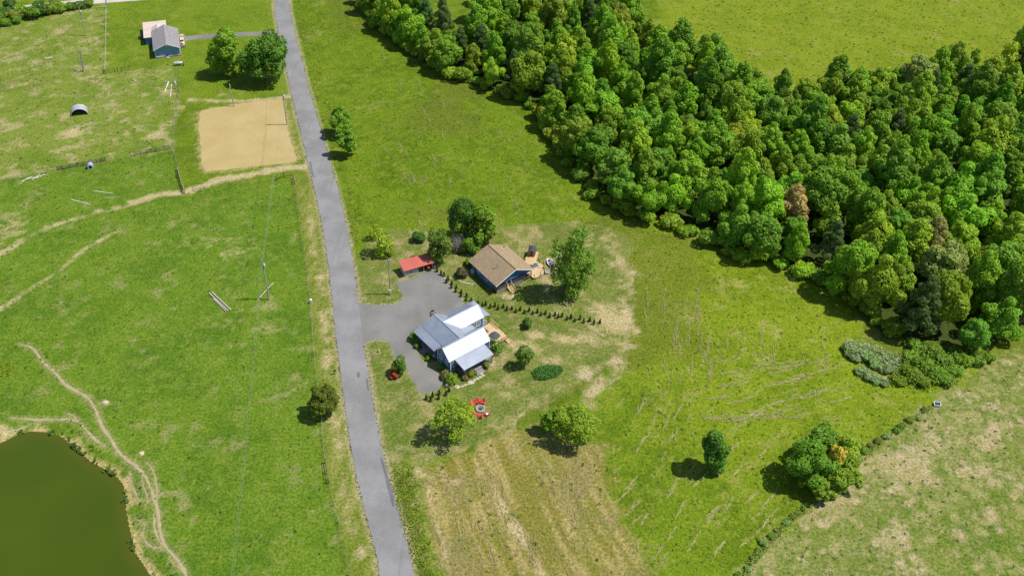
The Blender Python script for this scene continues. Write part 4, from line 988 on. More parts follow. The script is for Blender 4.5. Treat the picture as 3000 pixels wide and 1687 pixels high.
# barrel sauna
sa_p = D(1344, 640)
sa = thing('barrel_sauna', 'wooden barrel sauna with dark rounded roof on the edge of the sun deck', 'sauna', (in_cabin(13.0, 5.55, 0).x, in_cabin(13.0, 5.55, 0).y, 0), R(-9), scale=K)
M_CEDAR = simple('cedar_staves', (.44, .24, .085), .7, var=.22, scale=1.0, grain=(6, .4, 6))
rr = .80; zc = 1.12; L_ = 1.75
st = MB(); ns = 26
for i in range(ns):
    a0, a1 = 2 * math.pi * i / ns, 2 * math.pi * (i + 1) / ns - .015
    pr_ = [(rr * math.cos(a0), zc + rr * math.sin(a0)), (rr * math.cos(a1), zc + rr * math.sin(a1)), ((rr - .05) * math.cos(a1), zc + (rr - .05) * math.sin(a1)), ((rr - .05) * math.cos(a0), zc + (rr - .05) * math.sin(a0))]
    st.prism(pr_, 'y', 0, L_)
st.build('stave', M_CEDAR, sa, kind='stuff')
rf = MB(); na = 16
for i in range(na):
    a0, a1 = R(8) + R(164) * i / na, R(8) + R(164) * (i + 1) / na; o_ = rr + .035
    rf.prism([(o_ * math.cos(a0), zc + o_ * math.sin(a0)), (o_ * math.cos(a1), zc + o_ * math.sin(a1)), ((rr + .006) * math.cos(a1), zc + (rr + .006) * math.sin(a1)), ((rr + .006) * math.cos(a0), zc + (rr + .006) * math.sin(a0))], 'y', .03, L_ + .02)
rf.build('roof', simple('sauna_roof_felt', (.05, .055, .075), .9, var=.2), sa)
fw_ = MB(); fw_.prism([((rr - .06) * math.cos(2 * math.pi * i / 28), zc + (rr - .06) * math.sin(2 * math.pi * i / 28)) for i in range(28)], 'y', .10, .16); fw_.build('front_wall', M_CEDAR, sa)
fw_ = MB(); fw_.prism([((rr - .06) * math.cos(2 * math.pi * i / 28), zc + (rr - .06) * math.sin(2 * math.pi * i / 28)) for i in range(28)], 'y', L_ - .12, L_ - .06); fw_.build('back_wall', M_CEDAR, sa)
dr = MB().box(-.22, .22, .06, .095, zc - .55, zc + .58).build('door', M_DARKW, sa); MB().box(.14, .17, .03, .06, zc - .1, zc + .1).build('handle', M_PINE, dr)
for x in (-.42, .42): MB().box(x - .07, x + .07, .05, .095, zc + .22, zc + .36).build('window', M_GLASS, sa)
for y in (.25, 1.4):
    cr = MB(); cr.prism([(-.62, .30), (.62, .30), (.62, .70), (.40, .46), (0, .36), (-.40, .46), (-.62, .70)], 'y', y, y + .12); cr.build('cradle', M_DARKW, sa)
pf = MB()
for i in range(18): pf.box(-1.1, 1.25, -1.05 + i * .17, -1.05 + i * .17 + .155, .22, .30)
pf.build('platform', M_DECK, sa, kind='stuff')
MB().tube((-.72, 1.55, .3), (-.72, 1.55, 2.55), .05, .05, 8).build('chimney_pipe', M_BLACK, sa)
# boat on the worn grass
bt = thing('small_boat', 'small oval white hulled boat with blue seats lying on straw by the tree', 'boat', (D(1384, 664).x, D(1384, 664).y, 0), R(112), scale=1.0)
prof = [(-1.55, .25), (-1.35, .62), (-.6, .80), (.4, .78), (1.2, .52), (1.7, .12)]
ring = [(x, -y) for x, y in prof] + [(x, y) for x, y in reversed(prof)]
hb = MB(); n = len(ring)
lv = [(0.72, .08), (1.0, .50), (1.06, .56), (.90, .56), (.72, .25)]
vs_ = [(x * s, y * s, z) for s, z in lv for x, y in ring]; fs_ = []
for k in range(len(lv) - 1):
    for i in range(n): fs_.append((k * n + i, k * n + (i + 1) % n, (k + 1) * n + (i + 1) % n, (k + 1) * n + i))
fs_ += [tuple(range(n - 1, -1, -1)), tuple(range((len(lv) - 1) * n, len(lv) * n))]
hb.add(vs_, fs_); hb.build('hull', simple('boat_white', (.62, .58, .56), .45), bt)
M_BSEAT = simple('boat_blue_vinyl', (.06, .08, .42), .5)
for x in (-.85, -.05, .75):
    s_ = MB(); s_.box(x - .2, x + .2, -.45, .45, .26, .45); s_.box(x - .26, x - .18, -.42, .42, .45, .72); s_.build('seat', M_BSEAT, bt)
w_ = MB(); w_.box(.95, 1.0, -.35, .35, .5, .82); w_.build('windshield', M_GLASS, bt)

# ---------------------------------------------------------------- open shed with red roof
SA_ = R(29.3); _s0 = S(1160 + .069 * 375, 730 + .069 * 1170)
sh = thing('shed', 'low grey plank shed with red metal roof and an open bay holding a tractor', 'shed', (_s0.x, _s0.y, 0), SA_, scale=K)
M_RED = metal_roof('red_metal_roof', (.47, .115, .085), .5, .3)
M_PLK = simple('grey_barn_planks', (.40, .385, .40), .9, var=.35, scale=1.0, grain=(.5, .5, 5), dirt=(.2, .18, .16))
b = MB(); rb = MB(); q = [(-.25, -.38, 1.74), (6.35, -.38, 1.74), (6.35, 2.45, 2.32), (-.25, 2.45, 2.32)]; b.slab(q, .06); ribs_on(rb, q[0], q[1], q[2], q[3], 26, .04, .035)
pr = b.build('roof', M_RED, sh); rb.build('roof_seam', M_RED, pr, kind='stuff')
pk = MB(); i = 0; z = .02
while z < 1.60: pk.box(.0, 3.05, -.04, .0, z, z + .15); z += .165
pk.build('plank', M_PLK, sh, kind='stuff')
e = MB(); e.prism([(0.003, 0), (2.2, 0), (2.2, 2.2), (.003, 1.76)], 'x', 0, .06); e.build('end_wall', M_PLK, sh)
e = MB(); e.prism([(0.9, 0), (2.2, 0), (2.2, 2.2), (.9, 1.9)], 'x', 6.1, 6.16); e.build('end_wall', M_PLK, sh)
MB().box(.06, 6.16, 2.2, 2.26, 0, 2.2).build('back_wall', M_PLK, sh); MB().box(3.0, 3.05, .003, 2.2, 0, 1.75).build('partition', M_PLK, sh)
for x in (4.15, 6.1): MB().box(x - .06, x + .06, -.06, .06, 0, 1.72).build('post', M_PLK, sh)
MB().box(-.02, 6.2, -.10, -.043, 1.60, 1.72).build('beam', M_PLK, sh)
MB().box(.08, .9, 0.5, 1.2, 0, 1.0).build('bench', M_DARKW, sh)
M_REDP = simple('red_paint', (.42, .05, .035), .6); 
sg = MB(); sg.box(1.05, 1.45, -.07, -.043, .75, .98); sg.box(1.36, 1.5, -.075, -.072, .80, 1.32); sg.build('red_sign', M_REDP, sh)
sg = MB(); sg.lathe([(0, 0), (.17, 0), (.17, .03), (0, .03)], 12); o = sg.build('red_disc', M_REDP, sh); o.rotation_euler = (R(90), 0, 0); o.location = (2.85, -.045, 1.05)
for x, z, l in ((.55, .75, .5), (1.75, 1.15, .18), (1.95, 1.2, .2), (2.15, 1.12, .2), (2.35, 1.15, .2)): MB().box(x - .03, x + .03, -.075, -.045, z, z + l).build('hanging_tool', M_BLACK, sh)
sh_matrix = Matrix.Translation(Vector((_s0.x, _s0.y, 0))) @ Matrix.Rotation(SA_, 4, 'Z') @ Matrix.Scale(K, 4)
def in_shed(x, y, z=0): return sh_matrix @ Vector((x, y, z))
bn = thing('wheelie_bin', 'dark green lidded bin inside the open bay of the shed', 'bin', in_shed(3.55, .45), SA_)
M_GRN = simple('bin_green', (.03, .08, .05), .6)
bb = MB(); bb.add([(-.25, -.25, 0), (.25, -.25, 0), (.25, .25, 0), (-.25, .25, 0), (-.3, -.32, .95), (.3, -.32, .95), (.3, .32, .95), (-.3, .32, .95)], [(0, 1, 2, 3), (4, 5, 6, 7), (0, 1, 5, 4), (1, 2, 6, 5), (2, 3, 7, 6), (3, 0, 4, 7)]); bb.build('bin_body', M_GRN, bn)
MB().box(-.32, .32, -.36, .34, .955, 1.0).build('lid', simple('bin_lid', (.35, .42, .36), .5), bn)
# tractor
tc = thing('tractor', 'orange compact tractor parked nose out in the shed bay', 'tractor', in_shed(5.15, .75), SA_ - R(90), scale=1.0)
M_ORG = simple('tractor_orange', (.55, .10, .018), .4, spec=.5, var=.1); M_TYRE = simple('tyre_rubber', (.02, .02, .02), .9)
b = MB(); b.prism([(-.1, .62), (1.25, .62), (1.32, .85), (1.25, 1.12), (.9, 1.22), (-.1, 1.25)], 'y', -.30, .30); b.build('hood', M_ORG, tc)
b = MB(); b.box(-1.2, -.1, -.28, .28, .5, .75); b.box(-1.0, -.6, -.25, .25, .75, .95); b.build('chassis', M_BLACK, tc)
MB().box(-1.0, -.6, -.24, .24, .95, 1.02).build('seat', M_BLACK, tc); MB().box(-1.08, -1.0, -.24, .24, .98, 1.35).build('seat_back', M_BLACK, tc)
for sy in (-1, 1):
    f = MB(); f.box(-1.35, -.45, sy * .38 - .02, sy * .62 + .02, 1.02, 1.08) if sy > 0 else f.box(-1.35, -.45, -.64, -.36, 1.02, 1.08); f.build('fender', M_ORG, tc)
    for xw, rw, ww in ((-.9, .50, .28), (.95, .32, .18)):
        y0 = sy * .55 - ww / 2
        w = MB(); w.prism([(xw + rw * math.cos(2 * math.pi * i / 20), rw + rw * math.sin(2 * math.pi * i / 20)) for i in range(20)], 'y', y0, y0 + ww); wo_ = w.build('wheel', M_TYRE, tc)
        h = MB(); h.prism([(xw + rw * .5 * math.cos(2 * math.pi * i / 14), rw + rw * .5 * math.sin(2 * math.pi * i / 14)) for i in range(14)], 'y', y0 - .01, y0 + ww + .01); h.build('rim', M_ORG, wo_)
st_ = MB(); st_.tube((-.15, 0, 1.2), (-.4, 0, 1.45), .02); st_.lathe([(.16, 1.44), (.19, 1.45), (.16, 1.47)], 14, (-.42, 0, 0)); st_.build('steering_wheel', M_BLACK, tc)
ro = MB(); ro.path([(-1.2, -.4, .8), (-1.2, -.4, 2.0), (-1.2, .4, 2.0), (-1.2, .4, .8)], .03); ro.build('roll_bar', M_BLACK, tc)
ld = MB(); ld.box(1.35, 1.75, -.65, .65, .1, .14); ld.box(1.33, 1.38, -.65, .65, .1, .55); ld.bar((0, -.4, .9), (1.35, -.4, .35), .08, .1); ld.bar((0, .4, .9), (1.35, .4, .35), .08, .1); ld.build('loader', M_BLACK, tc)
gb = thing('gas_bottle', 'pale grey gas bottle leaning at the end post of the red roofed shed', 'gas bottle', in_shed(6.55, .05), 0)
MB().lathe([(0, .05), (.2, .05), (.24, .15), (.24, .75), (.14, .92), (0, .95)], 14).build('bottle_body', simple('tank_grey2', (.55, .56, .58), .4), gb, True); MB().lathe([(.1, .9), (.11, 1.05), (.0, 1.05)], 8).build('valve_guard', M_BLACK, gb)
lp = thing('loose_pole', 'pale wooden pole lying from the shed wall onto the gravel', 'pole', (0, 0, 0), 0)
p0, p1 = S(1160 + .069 * 860, 730 + .069 * 1050, .3), S(1160 + .069 * 1040, 730 + .069 * 1240, .06)
MB().tube(p0, p1, .05, .04, 7).build('pole_shaft', M_PINE, lp); p0, p1 = S(1160 + .069 * 620, 730 + .069 * 1110, .08), S(1160 + .069 * 860, 730 + .069 * 1050, .25)
MB().tube(p0, p1, .05, .05, 7).build('pole_rest', M_PINE, lp)

# ---------------------------------------------------------------- far blue house, upper left
HA = R(20.5); _h = Vector((-101.12 * K, 227.48 * K, 0))
hh = thing('ranch_house', 'far blue house with grey gable roof and tan rear roof beside the long lane', 'house', _h, HA, scale=K)
M_GREYR = shingles('grey_shingles', (.25, .235, .24)); M_TANR = metal_roof('tan_metal_roof', (.52, .42, .37), .6, .3); M_LBLUE = simple('pale_blue_siding', (.14, .27, .42), .6, var=.1, grain=(.3, .3, 5)); M_BRK = simple('stone_footing', (.28, .24, .21), .9, var=.4, scale=2.5, bump=.5)
MB().prism(pent(.1, 6.6, 2.55, 4.0), 'y', .25, 12.5).build('wall', M_LBLUE, hh)
MB().box(-.0, 6.7, .18, 12.5, 0, .42).build('footing', M_BRK, hh)
b = MB()
for xe in (-.25, 6.98): b.slab([(xe, -.15, 2.55), (xe, 12.85, 2.55), (3.36, 12.85, 4.05), (3.36, -.15, 4.05)], .12)
b.bar((3.36, -.15, 4.07), (3.36, 12.85, 4.07), .2, .05); b.build('roof', M_GREYR, hh)
f = MB(); f.bar((-.25, -.18, 2.5), (3.36, -.18, 4.0), .05, .16); f.bar((6.98, -.18, 2.5), (3.36, -.18, 4.0), .05, .16); f.build('barge_board', M_WHITE, hh)
t_ = MB(); t_.box(.04, .16, .19, .31, .4, 2.5); t_.box(6.54, 6.66, .19, .31, .4, 2.5); t_.box(.1, 6.6, .20, .248, .40, .52); t_.build('corner_board', M_WHITE, hh)
v = MB(); v.prism([(3.36 + .22 * math.cos(R(45) * i + .39), 3.35 + .22 * math.sin(R(45) * i + .39)) for i in range(8)], 'y', .20, .248); v.build('gable_vent', M_WHITE, hh)
d = MB().box(2.55, 3.45, .19, .247, .42, 2.2).build('door', M_WHITE, hh) if False else None
st_ = MB(); st_.box(2.6, 3.6, -.65, .17, 0, .22); st_.box(2.75, 3.45, -.3, .17, .22, .40); st_.build('door_step', M_CONC, hh)
bx_ = MB(); bx_.box(2.75, 3.45, .05, .24, .45, .95); bx_.build('cellar_hatch', M_DARKW, hh)
window(hh, (.1, 4.0, 1.6), .8, 1.0, '-x'); window(hh, (6.6, 3.0, 1.6), .8, 1.0, '+x'); window(hh, (6.6, 9.6, 1.6), .8, 1.0, '+x')
b = MB(); b.slab([(-2.5, 9.2, 2.30), (-2.5, 19.9, 2.28), (3.9, 19.9, 2.32), (3.9, 12.4, 2.34), (-.2, 12.4, 2.33), (-.2, 9.2, 2.32)], .10); b.build('rear_roof', M_TANR, hh)
gable_roof('rear_gable', hh, -.2, 3.2, 12.6, 15.5, 2.36, 3.3, 'y', .08, M_TANR)
MB().box(-2.2, 3.6, 9.5, 19.5, 0, 2.18).build('rear_wall', M_BLUE, hh)
tr = MB(); tr.box(-3.6, -2.25, 13.4, 15.6, .02, .5); tr.box(-3.6, -3.5, 13.4, 15.6, .5, 1.3); tr.build('rear_steps', M_DARKW, hh)
MB().box(7.0, 8.1, 5.4, 12.6, .05, .75).build('porch_floor', simple('tan_porch', (.55, .42, .28), .8), hh)
MB().box(7.0, 8.15, 5.3, 6.4, .05, .70).build('porch_base', M_BRK, hh)
b = MB(); b.slab([(6.9, 7.4, 2.35), (8.6, 7.4, 2.1), (8.6, 8.6, 2.1), (6.9, 8.6, 2.35)], .07); b.build('porch_canopy', M_GREYR, hh)
for y in (7.5, 8.5): MB().box(8.45, 8.53, y - .04, y + .04, .0, 2.05).build('porch_post', M_WHITE, hh)
ac = MB(); ac.box(7.15, 7.55, 5.6, 6.2, .76, 1.1); ac.build('meter_box', M_DARKW, hh); ac = MB(); ac.box(7.6, 8.05, 5.55, 6.2, .76, 1.2); ac.build('air_unit', M_WHITE, hh)
hh_matrix = Matrix.Translation(_h) @ Matrix.Rotation(HA, 4, 'Z') @ Matrix.Scale(K, 4)
tk = thing('propane_tank', 'silver horizontal propane tank below the far blue house', 'tank', (S(523, 192).x, S(523, 192).y, 0), R(14), scale=1.15)
b = MB()
pr_ = [(0, -1.35), (.22, -1.30), (.42, -1.1), (.46, -.9), (.46, .9), (.42, 1.1), (.22, 1.3), (0, 1.35)]
vs_ = []; n = 14
for r_, x in pr_: vs_ += [(x, r_ * math.cos(2 * math.pi * i / n), .75 + r_ * math.sin(2 * math.pi * i / n)) for i in range(n)]
b.add(vs_, [(k * n + i, k * n + (i + 1) % n, (k + 1) * n + (i + 1) % n, (k + 1) * n + i) for k in range(len(pr_) - 1) for i in range(n)]); b.build('tank_body', simple('tank_silver', (.52, .56, .6), .35, .3), tk, True)
MB().lathe([(0, 1.18), (.16, 1.18), (.16, 1.4), (0, 1.42)], 10).build('dome', M_WHITE, tk)
for x in (-.75, .75): MB().box(x - .1, x + .1, -.35, .35, 0, .36).build('cradle', M_CONC, tk)
MB().box(1.38, 1.6, -.75, -.35, 0, .8).build('regulator_box', M_BLACK, tk)
# quonset shelter in the paddock
qa, qb = S(209, 343), S(259, 336); qw = (qb - qa).length; qr = qw / 2; qz = math.atan2((qb - qa).y, (qb - qa).x)
qh = thing('arched_shelter', 'small arched silver metal shelter alone in the paddock', 'shelter', ((qa.x + qb.x) / 2, (qa.y + qb.y) / 2, 0), qz)
b = MB(); na = 16; dep = 3.4
for i in range(na):
    a0, a1 = math.pi * i / na, math.pi * (i + 1) / na
    P0 = lambda a, r: (r * math.cos(a), r * .93 * math.sin(a))
    b.prism([P0(a0, qr), P0(a1, qr), P0(a1, qr - .06), P0(a0, qr - .06)], 'y', 0, dep)
b.build('arch_sheet', metal_roof('corrugated_silver', (.55, .56, .58), .4, .5, .3), qh)
rb = MB()
for k in range(1, 9):
    y = dep * k / 9
    for i in range(na): a0, a1 = math.pi * i / na, math.pi * (i + 1) / na; rb.bar((1.012 * qr * math.cos(a0), y, 1.012 * qr * .93 * math.sin(a0)), (1.012 * qr * math.cos(a1), y, 1.012 * qr * .93 * math.sin(a1)), .06, .04)
rb.build('corrugation', metal_roof('corrugated_silver_b', (.5, .51, .53), .4, .5, .3), qh, kind='stuff')
bw = MB(); bw.prism([((qr - .07) * math.cos(math.pi * i / na), (qr - .07) * .93 * math.sin(math.pi * i / na)) for i in range(na + 1)], 'y', dep - .1, dep - .04); bw.build('back_wall', M_DARKW, qh)
MB().box(-.1, .55, dep - .16, dep - .105, .55, .95).build('label_board', M_CONC, qh)
# ================================================================ yard trees and shrubs
def upright(base, px, py):
    """where the sight line through a photo point meets the upright plane standing on `base`"""
    d = _fw + _R * ((px - 1500.0) / CAM_F) - _U * ((py - 843.5) / CAM_F); t = base.y / d.y
    return Vector((d.x * t - base.x, 0, CAM_H + d.z * t))
def ppm(p): return CAM_F / (Vector((p.x, p.y, -CAM_H)).dot(_fw))
def shaped_tree(name, label, base, lobes, col, n=4500, leaf=.34, unit=1.1646, jit=.42, r0=.22, group=None, cat='tree', shell=(.70, 1.06), nb=9, seed=None, bark=None, deep=1.0):
    """crown clumps given by survey (photo x, y, radius); each gets depth by being doubled fore and aft"""
    g = np.random.default_rng(seed or int(base[0] * 7 + base[1])); B = S(base[0] * unit, base[1] * unit); k = ppm(B)
    xs = [l[0] for l in lobes]; half = max(1.0, (max(xs) - min(xs)) * unit / k / 2)
    L = []
    for x, y, r in lobes:
        q = upright(B, x * unit, y * unit); rm = 1.12 * r * unit / k; off = math.sqrt(max(.2, 1 - (q.x / (half + rm)) ** 2)) * half * deep
        for s in (-1, 1): L.append((q.x + g.normal() * rm * .2, s * off * (.45 + .35 * g.random()), max(rm * .5, q.z + s * off * .30 * 0 + g.normal() * rm * .25), rm * (.85 + .25 * g.random())))
        L.append((q.x, g.normal() * .2, max(rm * .5, q.z), rm))
    H = max(l[2] for l in L)
    P, N, sh = crown_points(L, n, g, .45, jit, shell)
    keep = P[:, 2] > .05; P, N, sh = P[keep], N[keep], sh[keep]
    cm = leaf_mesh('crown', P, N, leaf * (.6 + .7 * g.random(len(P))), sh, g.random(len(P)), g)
    tm = trunk_mesh('trunk', L, H, g, r0, bark, nb=nb)
    return plant(name, label, cat, (B.x, B.y, 0), (cm, tm), 1.0, 0.0, col, group)
def dome_tree(name, label, box, col, n=4500, leaf=.26, group=None, cat='tree', seed=1, jit=.4, r0=.2, shell=(.80, 1.05), gap=.12, unit=1.1646, nb=10, m=12, flat=1.0):
    """a rounded crown filling a surveyed frame (x0, y0, x1, y1): works out its spread, height and where the trunk stands"""
    g = np.random.default_rng(seed + int(box[0])); x0, y0, x1, y1 = (v * unit for v in box); cx, cy, W, Hp = (x0 + x1) / 2, (y0 + y1) / 2, (x1 - x0) / 2, (y1 - y0) / 2
    B = S(cx, cy + Hp * .5)
    for _ in range(4):
        k = ppm(B); th = math.atan2(CAM_H, math.hypot(B.x, B.y)); a = 1.13 * W / k; h = 1.13 * Hp / k
        c = max(.5 * a, math.sqrt(max(0.05, h * h - (a * math.sin(th)) ** 2)) / math.cos(th)) * flat; zc = c * (1 + gap); B = S(cx, cy, zc); B.z = 0
    L = [(0, 0, zc, min(a, c) * .70)]
    for i in range(m):
        t_ = 2.4 * i + g.normal() * .3; e = math.asin(min(.98, max(-.7, -.6 + 1.55 * (i + .5) / m + g.normal() * .1))); q = .60 + .08 * g.normal()
        p_ = (a * q * math.cos(e) * math.cos(t_), a * q * math.cos(e) * math.sin(t_), zc + c * .66 * math.sin(e)); L.append((*p_, min(a, c) * (.26 + .08 * g.random())))
        for _ in range(3):
            d = g.normal(size=3); d /= np.linalg.norm(d); s_ = .24; L.append((p_[0] + d[0] * a * s_, p_[1] + d[1] * a * s_, max(.25, p_[2] + d[2] * c * s_), min(a, c) * (.13 + .12 * g.random())))
    P, N, sh = crown_points(L, n, g, .5, jit, shell); kp = P[:, 2] > .05; P, N, sh = P[kp], N[kp], sh[kp]
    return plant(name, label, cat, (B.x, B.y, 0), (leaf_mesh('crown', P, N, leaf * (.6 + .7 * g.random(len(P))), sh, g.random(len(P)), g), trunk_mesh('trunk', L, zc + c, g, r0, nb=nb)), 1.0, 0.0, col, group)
Z3 = lambda L: [(1340 + .207 * x, 660 + .207 * y, .207 * r) for x, y, r in L]
Z1 = lambda L: [(1040 + .1941 * x, 660 + .1941 * y, .1941 * r) for x, y, r in L]
Z4 = lambda L: [(1180 + .2346 * x, 1080 + .2346 * y, .2346 * r) for x, y, r in L]
Z2 = lambda L: [(1150 + .2347 * x, 840 + .2347 * y, .2347 * r) for x, y, r in L]
P_MID, P_BRT, P_DEEP, P_LIME, P_OLV = (.150,.280,.020), (.200,.330,.022), (.085,.180,.024), (.300,.400,.030), (.200,.260,.030)
shaped_tree('broadleaf_tree', 'tall irregular green tree with leaning trunk beside the cabin sun deck', (1650, 863), Z3([(1680,200,95),(1640,300,95),(1810,110,48),(1740,150,60),(1450,420,105),(1400,330,60),(1600,500,115),(1780,450,105),(1880,480,80),(1880,620,80),(1420,650,95),(1560,700,95),(1700,720,85),(1780,820,75),(1600,860,95),(1540,950,60),(1660,900,65)]), (0.160,0.301,0.023), 9500, .26, 1.0, .55, r0=.45, nb=18, deep=.8, shell=(.6, 1.05))
shaped_tree('broadleaf_tree', 'dark green dense tree behind the cabin, left of a paler one', (1185, 603), [(1165,522,24),(1150,540,20),(1180,540,24),(1160,562,24),(1185,570,22),(1148,560,14)], (0.077,0.173,0.020), 6500, .33)
shaped_tree('broadleaf_tree', 'lighter green slender tree behind the cabin, right of the dark tree', (1228, 612), [(1215,528,16),(1228,545,16),(1214,560,17),(1230,575,15),(1220,592,14)], P_BRT, 3800, .32)
shaped_tree('shrub', 'mid green shrub behind the cabin roof corner', (1192, 632), [(1195,612,13),(1178,612,12),(1205,600,10)], P_MID, 1800, .30, cat='shrub', r0=.1)
shaped_tree('shrub', 'low rounded shrub at the back of the yard under the bare brush', (1168, 632), [(1165,620,9),(1155,624,8)], P_OLV, 900, .28, cat='shrub', r0=.08)
shaped_tree('broadleaf_tree', 'thin green tree standing over the end of the red roofed shed', (1289, 769), Z1([(1180,200,75),(1300,180,75),(1400,260,65),(1200,310,75),(1320,330,65),(1150,400,55),(1390,400,55),(1260,430,55)]), (0.166,0.256,0.038), 3000, .30, 1.0, .7, nb=14, r0=.2, shell=(.5, 1.05))
shaped_tree('broadleaf_tree', 'small dark bush like tree on the grass behind the shed', (1231, 706), Z1([(930,150,48),(985,165,52),(1020,190,36),(900,190,30)]), P_DEEP, 1700, .30, 1.0, r0=.12)
shaped_tree('sapling', 'sparse yellow green young tree behind the utility pole by the road', (1123, 746), Z1([(340,150,75),(430,220,85),(490,320,80),(380,340,70),(540,400,60),(400,420,50)]), P_LIME, 1500, .30, 1.0, .8, r0=.10, nb=14, shell=(.35, 1.05))
shaped_tree('sapling', 'nearly bare thin sapling near the road above the yard', (1100, 699), Z1([(300,50,55),(330,100,50),(270,110,45)]), P_LIME, 420, .26, 1.0, .8, r0=.08, nb=10, shell=(.3, 1.05))
shaped_tree('broadleaf_tree', 'bright green bushy tree by the far lane, left of a pair', (572, 190), [(562,95,18),(545,115,17),(578,112,17),(560,130,22),(540,145,15),(585,140,15),(560,160,19),(578,168,13),(546,168,11)], (0.192,0.339,0.020), 8000, .42)
shaped_tree('broadleaf_tree', 'broad deep green tree by the far lane and road, right of a pair', (672, 206), [(640,115,17),(670,106,17),(697,118,16),(625,140,18),(655,138,20),(690,143,18),(708,130,10),(640,165,18),(668,170,17),(700,168,15),(616,160,12)], (0.109,0.237,0.020), 8500, .42, nb=14, r0=.4)
shaped_tree('broadleaf_tree', 'lone upright green tree in the right meadow', (1800, 1182), [(1800,1103,16),(1788,1118,17),(1812,1122,17),(1798,1143,21),(1814,1150,13),(1800,1167,16),(1785,1150,10)], (0.109,0.243,0.023), 6500, .30)
dome_tree('broadleaf_tree', 'upper of two bright green bushy trees beside the road', (826, 270, 886, 342), (.185,.335,.022), 6500, .30, gap=-.12)
dome_tree('broadleaf_tree', 'lower of two bright green bushy trees beside the road', (846, 318, 897, 394), (.175,.325,.022), 6500, .30, gap=-.12)
dome_tree('broadleaf_tree', 'round dark olive tree on the fence line left of the road', (778, 970, 850, 1046), (.120,.160,.014), 12000, .21, m=18, gap=.05)
dome_tree('broadleaf_tree', 'airy yellow green tree beside the red chairs on the lawn', (1086, 998, 1198, 1100), (.300,.420,.032), 7000, .20, jit=.6, shell=(.55, 1.05), gap=.45, nb=16, m=15)
dome_tree('broadleaf_tree', 'small round green tree left of the larger airy tree on the lower lawn', (1360, 1030, 1400, 1084), (.190,.340,.022), 2600, .24)
dome_tree('broadleaf_tree', 'wide airy yellow green tree on the lower lawn edge', (1392, 1012, 1505, 1116), (.265,.390,.030), 10500, .20, jit=.55, shell=(.6, 1.05), gap=.2, nb=16, m=16)
dome_tree('broadleaf_tree', 'round top tree at the back of the field corner clump', (2015, 1066, 2122, 1165), (.160,.320,.024), 8500, .25, gap=.25)
dome_tree('broadleaf_tree', 'large green tree forming the left of the field corner clump', (1976, 1102, 2090, 1215), (.150,.310,.020), 9500, .25, gap=.1)
dome_tree('broadleaf_tree', 'yellowish tree at the right of the field corner clump', (2078, 1088, 2168, 1190), (.270,.385,.026), 8000, .25, gap=.1)
dome_tree('broadleaf_tree', 'small golden leaved tree inside the field corner clump', (2084, 1118, 2128, 1172), (.600,.500,.060), 2600, .22, gap=1.5)
dome_tree('broadleaf_tree', 'low light green tree at the lower right of the field corner clump', (2062, 1150, 2164, 1242), (.230,.360,.024), 7500, .25, gap=0)
dome_tree('broadleaf_tree', 'low olive tree at the front of the field corner clump', (1996, 1165, 2108, 1258), (.215,.330,.022), 8500, .25, gap=0)
for nm, lab, base, lob, col in (
 ('shrub', 'round green bush on the lawn right of the farmhouse', (1321, 921), [(1320,880,13),(1311,892,11),(1332,892,11),(1320,905,12)], (.110,.215,.022)),
 ('shrub', 'small dark bush on the lawn near the end of the hedge row', (1327, 822), [(1327,808,6),(1323,814,6),(1331,814,5)], P_DEEP),
 ('shrub', 'spiky green bush by the drive with red flowers below it', (1003, 940), [(1005,912,10),(995,918,9),(1012,924,9),(1003,930,10)], (.130,.230,.025)),
 ('flowering_shrub', 'low red flowering shrub under the green bush by the drive', (992, 948), [(993,937,6),(986,941,4),(999,942,4)], (.45,.075,.035)),
 ('shrub', 'dark purple leaved shrub on the shaded side of the cabin', (1163, 695), [(1160,682,8),(1168,687,7),(1155,688,6)], (.13,.105,.05)),
 ('shrub', 'light green shrub at the far corner of the cabin', (1182, 665), [(1178,657,6),(1185,658,6)], P_BRT)):
    shaped_tree(nm, lab, base, lob, col, 1500, .24, cat='shrub', r0=.08)
for lab, base, lob, col in (
 ('green bush against the deck corner of the farmhouse', (1300, 815), [(1290,720,52),(1335,755,45),(1265,770,36)], (.115,.220,.022)),
 ('yellow green round bush at the near corner of the farmhouse', (745, 1195), [(740,1130,48),(700,1160,34),(775,1155,36)], (.190,.300,.025)),
 ('dull olive shrub left of the round bush at the farmhouse corner', (650, 1125), [(650,1090,36),(620,1105,26)], (.190,.200,.06)),
 ('small shrub in the bed beside the side porch steps', (1165, 995), [(1165,965,28),(1185,985,20)], P_OLV),
 ('low shrub in the bed below the side porch', (985, 1090), [(985,1062,26),(1010,1070,20)], P_OLV),
 ('low rusty shrub in the bed at the side porch corner', (905, 1130), [(900,1112,26),(925,1118,20)], (.19,.14,.05)),
 ('dark green shrub at the left end of the front porch', (245, 660), [(245,610,26),(270,635,22),(225,640,18)], P_MID),
 ('leafy shrub in the shaded bed along the front porch', (300, 745), [(300,720,24),(320,735,20)], P_MID),
 ('leafy shrub in the shaded bed near the front steps', (450, 890), [(450,868,22),(470,880,18)], P_MID),
 ('leafy shrub under the front gable windows', (600, 1015), [(600,990,24),(630,1010,22)], P_MID)):
    shaped_tree('shrub', lab, tuple(v for v in Z2([(*base, 1)])[0][:2]), Z2(lob), col, 700, .20, 1.0, cat='shrub', r0=.05)
ORD = 'first second third fourth fifth sixth seventh eighth ninth tenth eleventh twelfth thirteenth fourteenth fifteenth'.split()
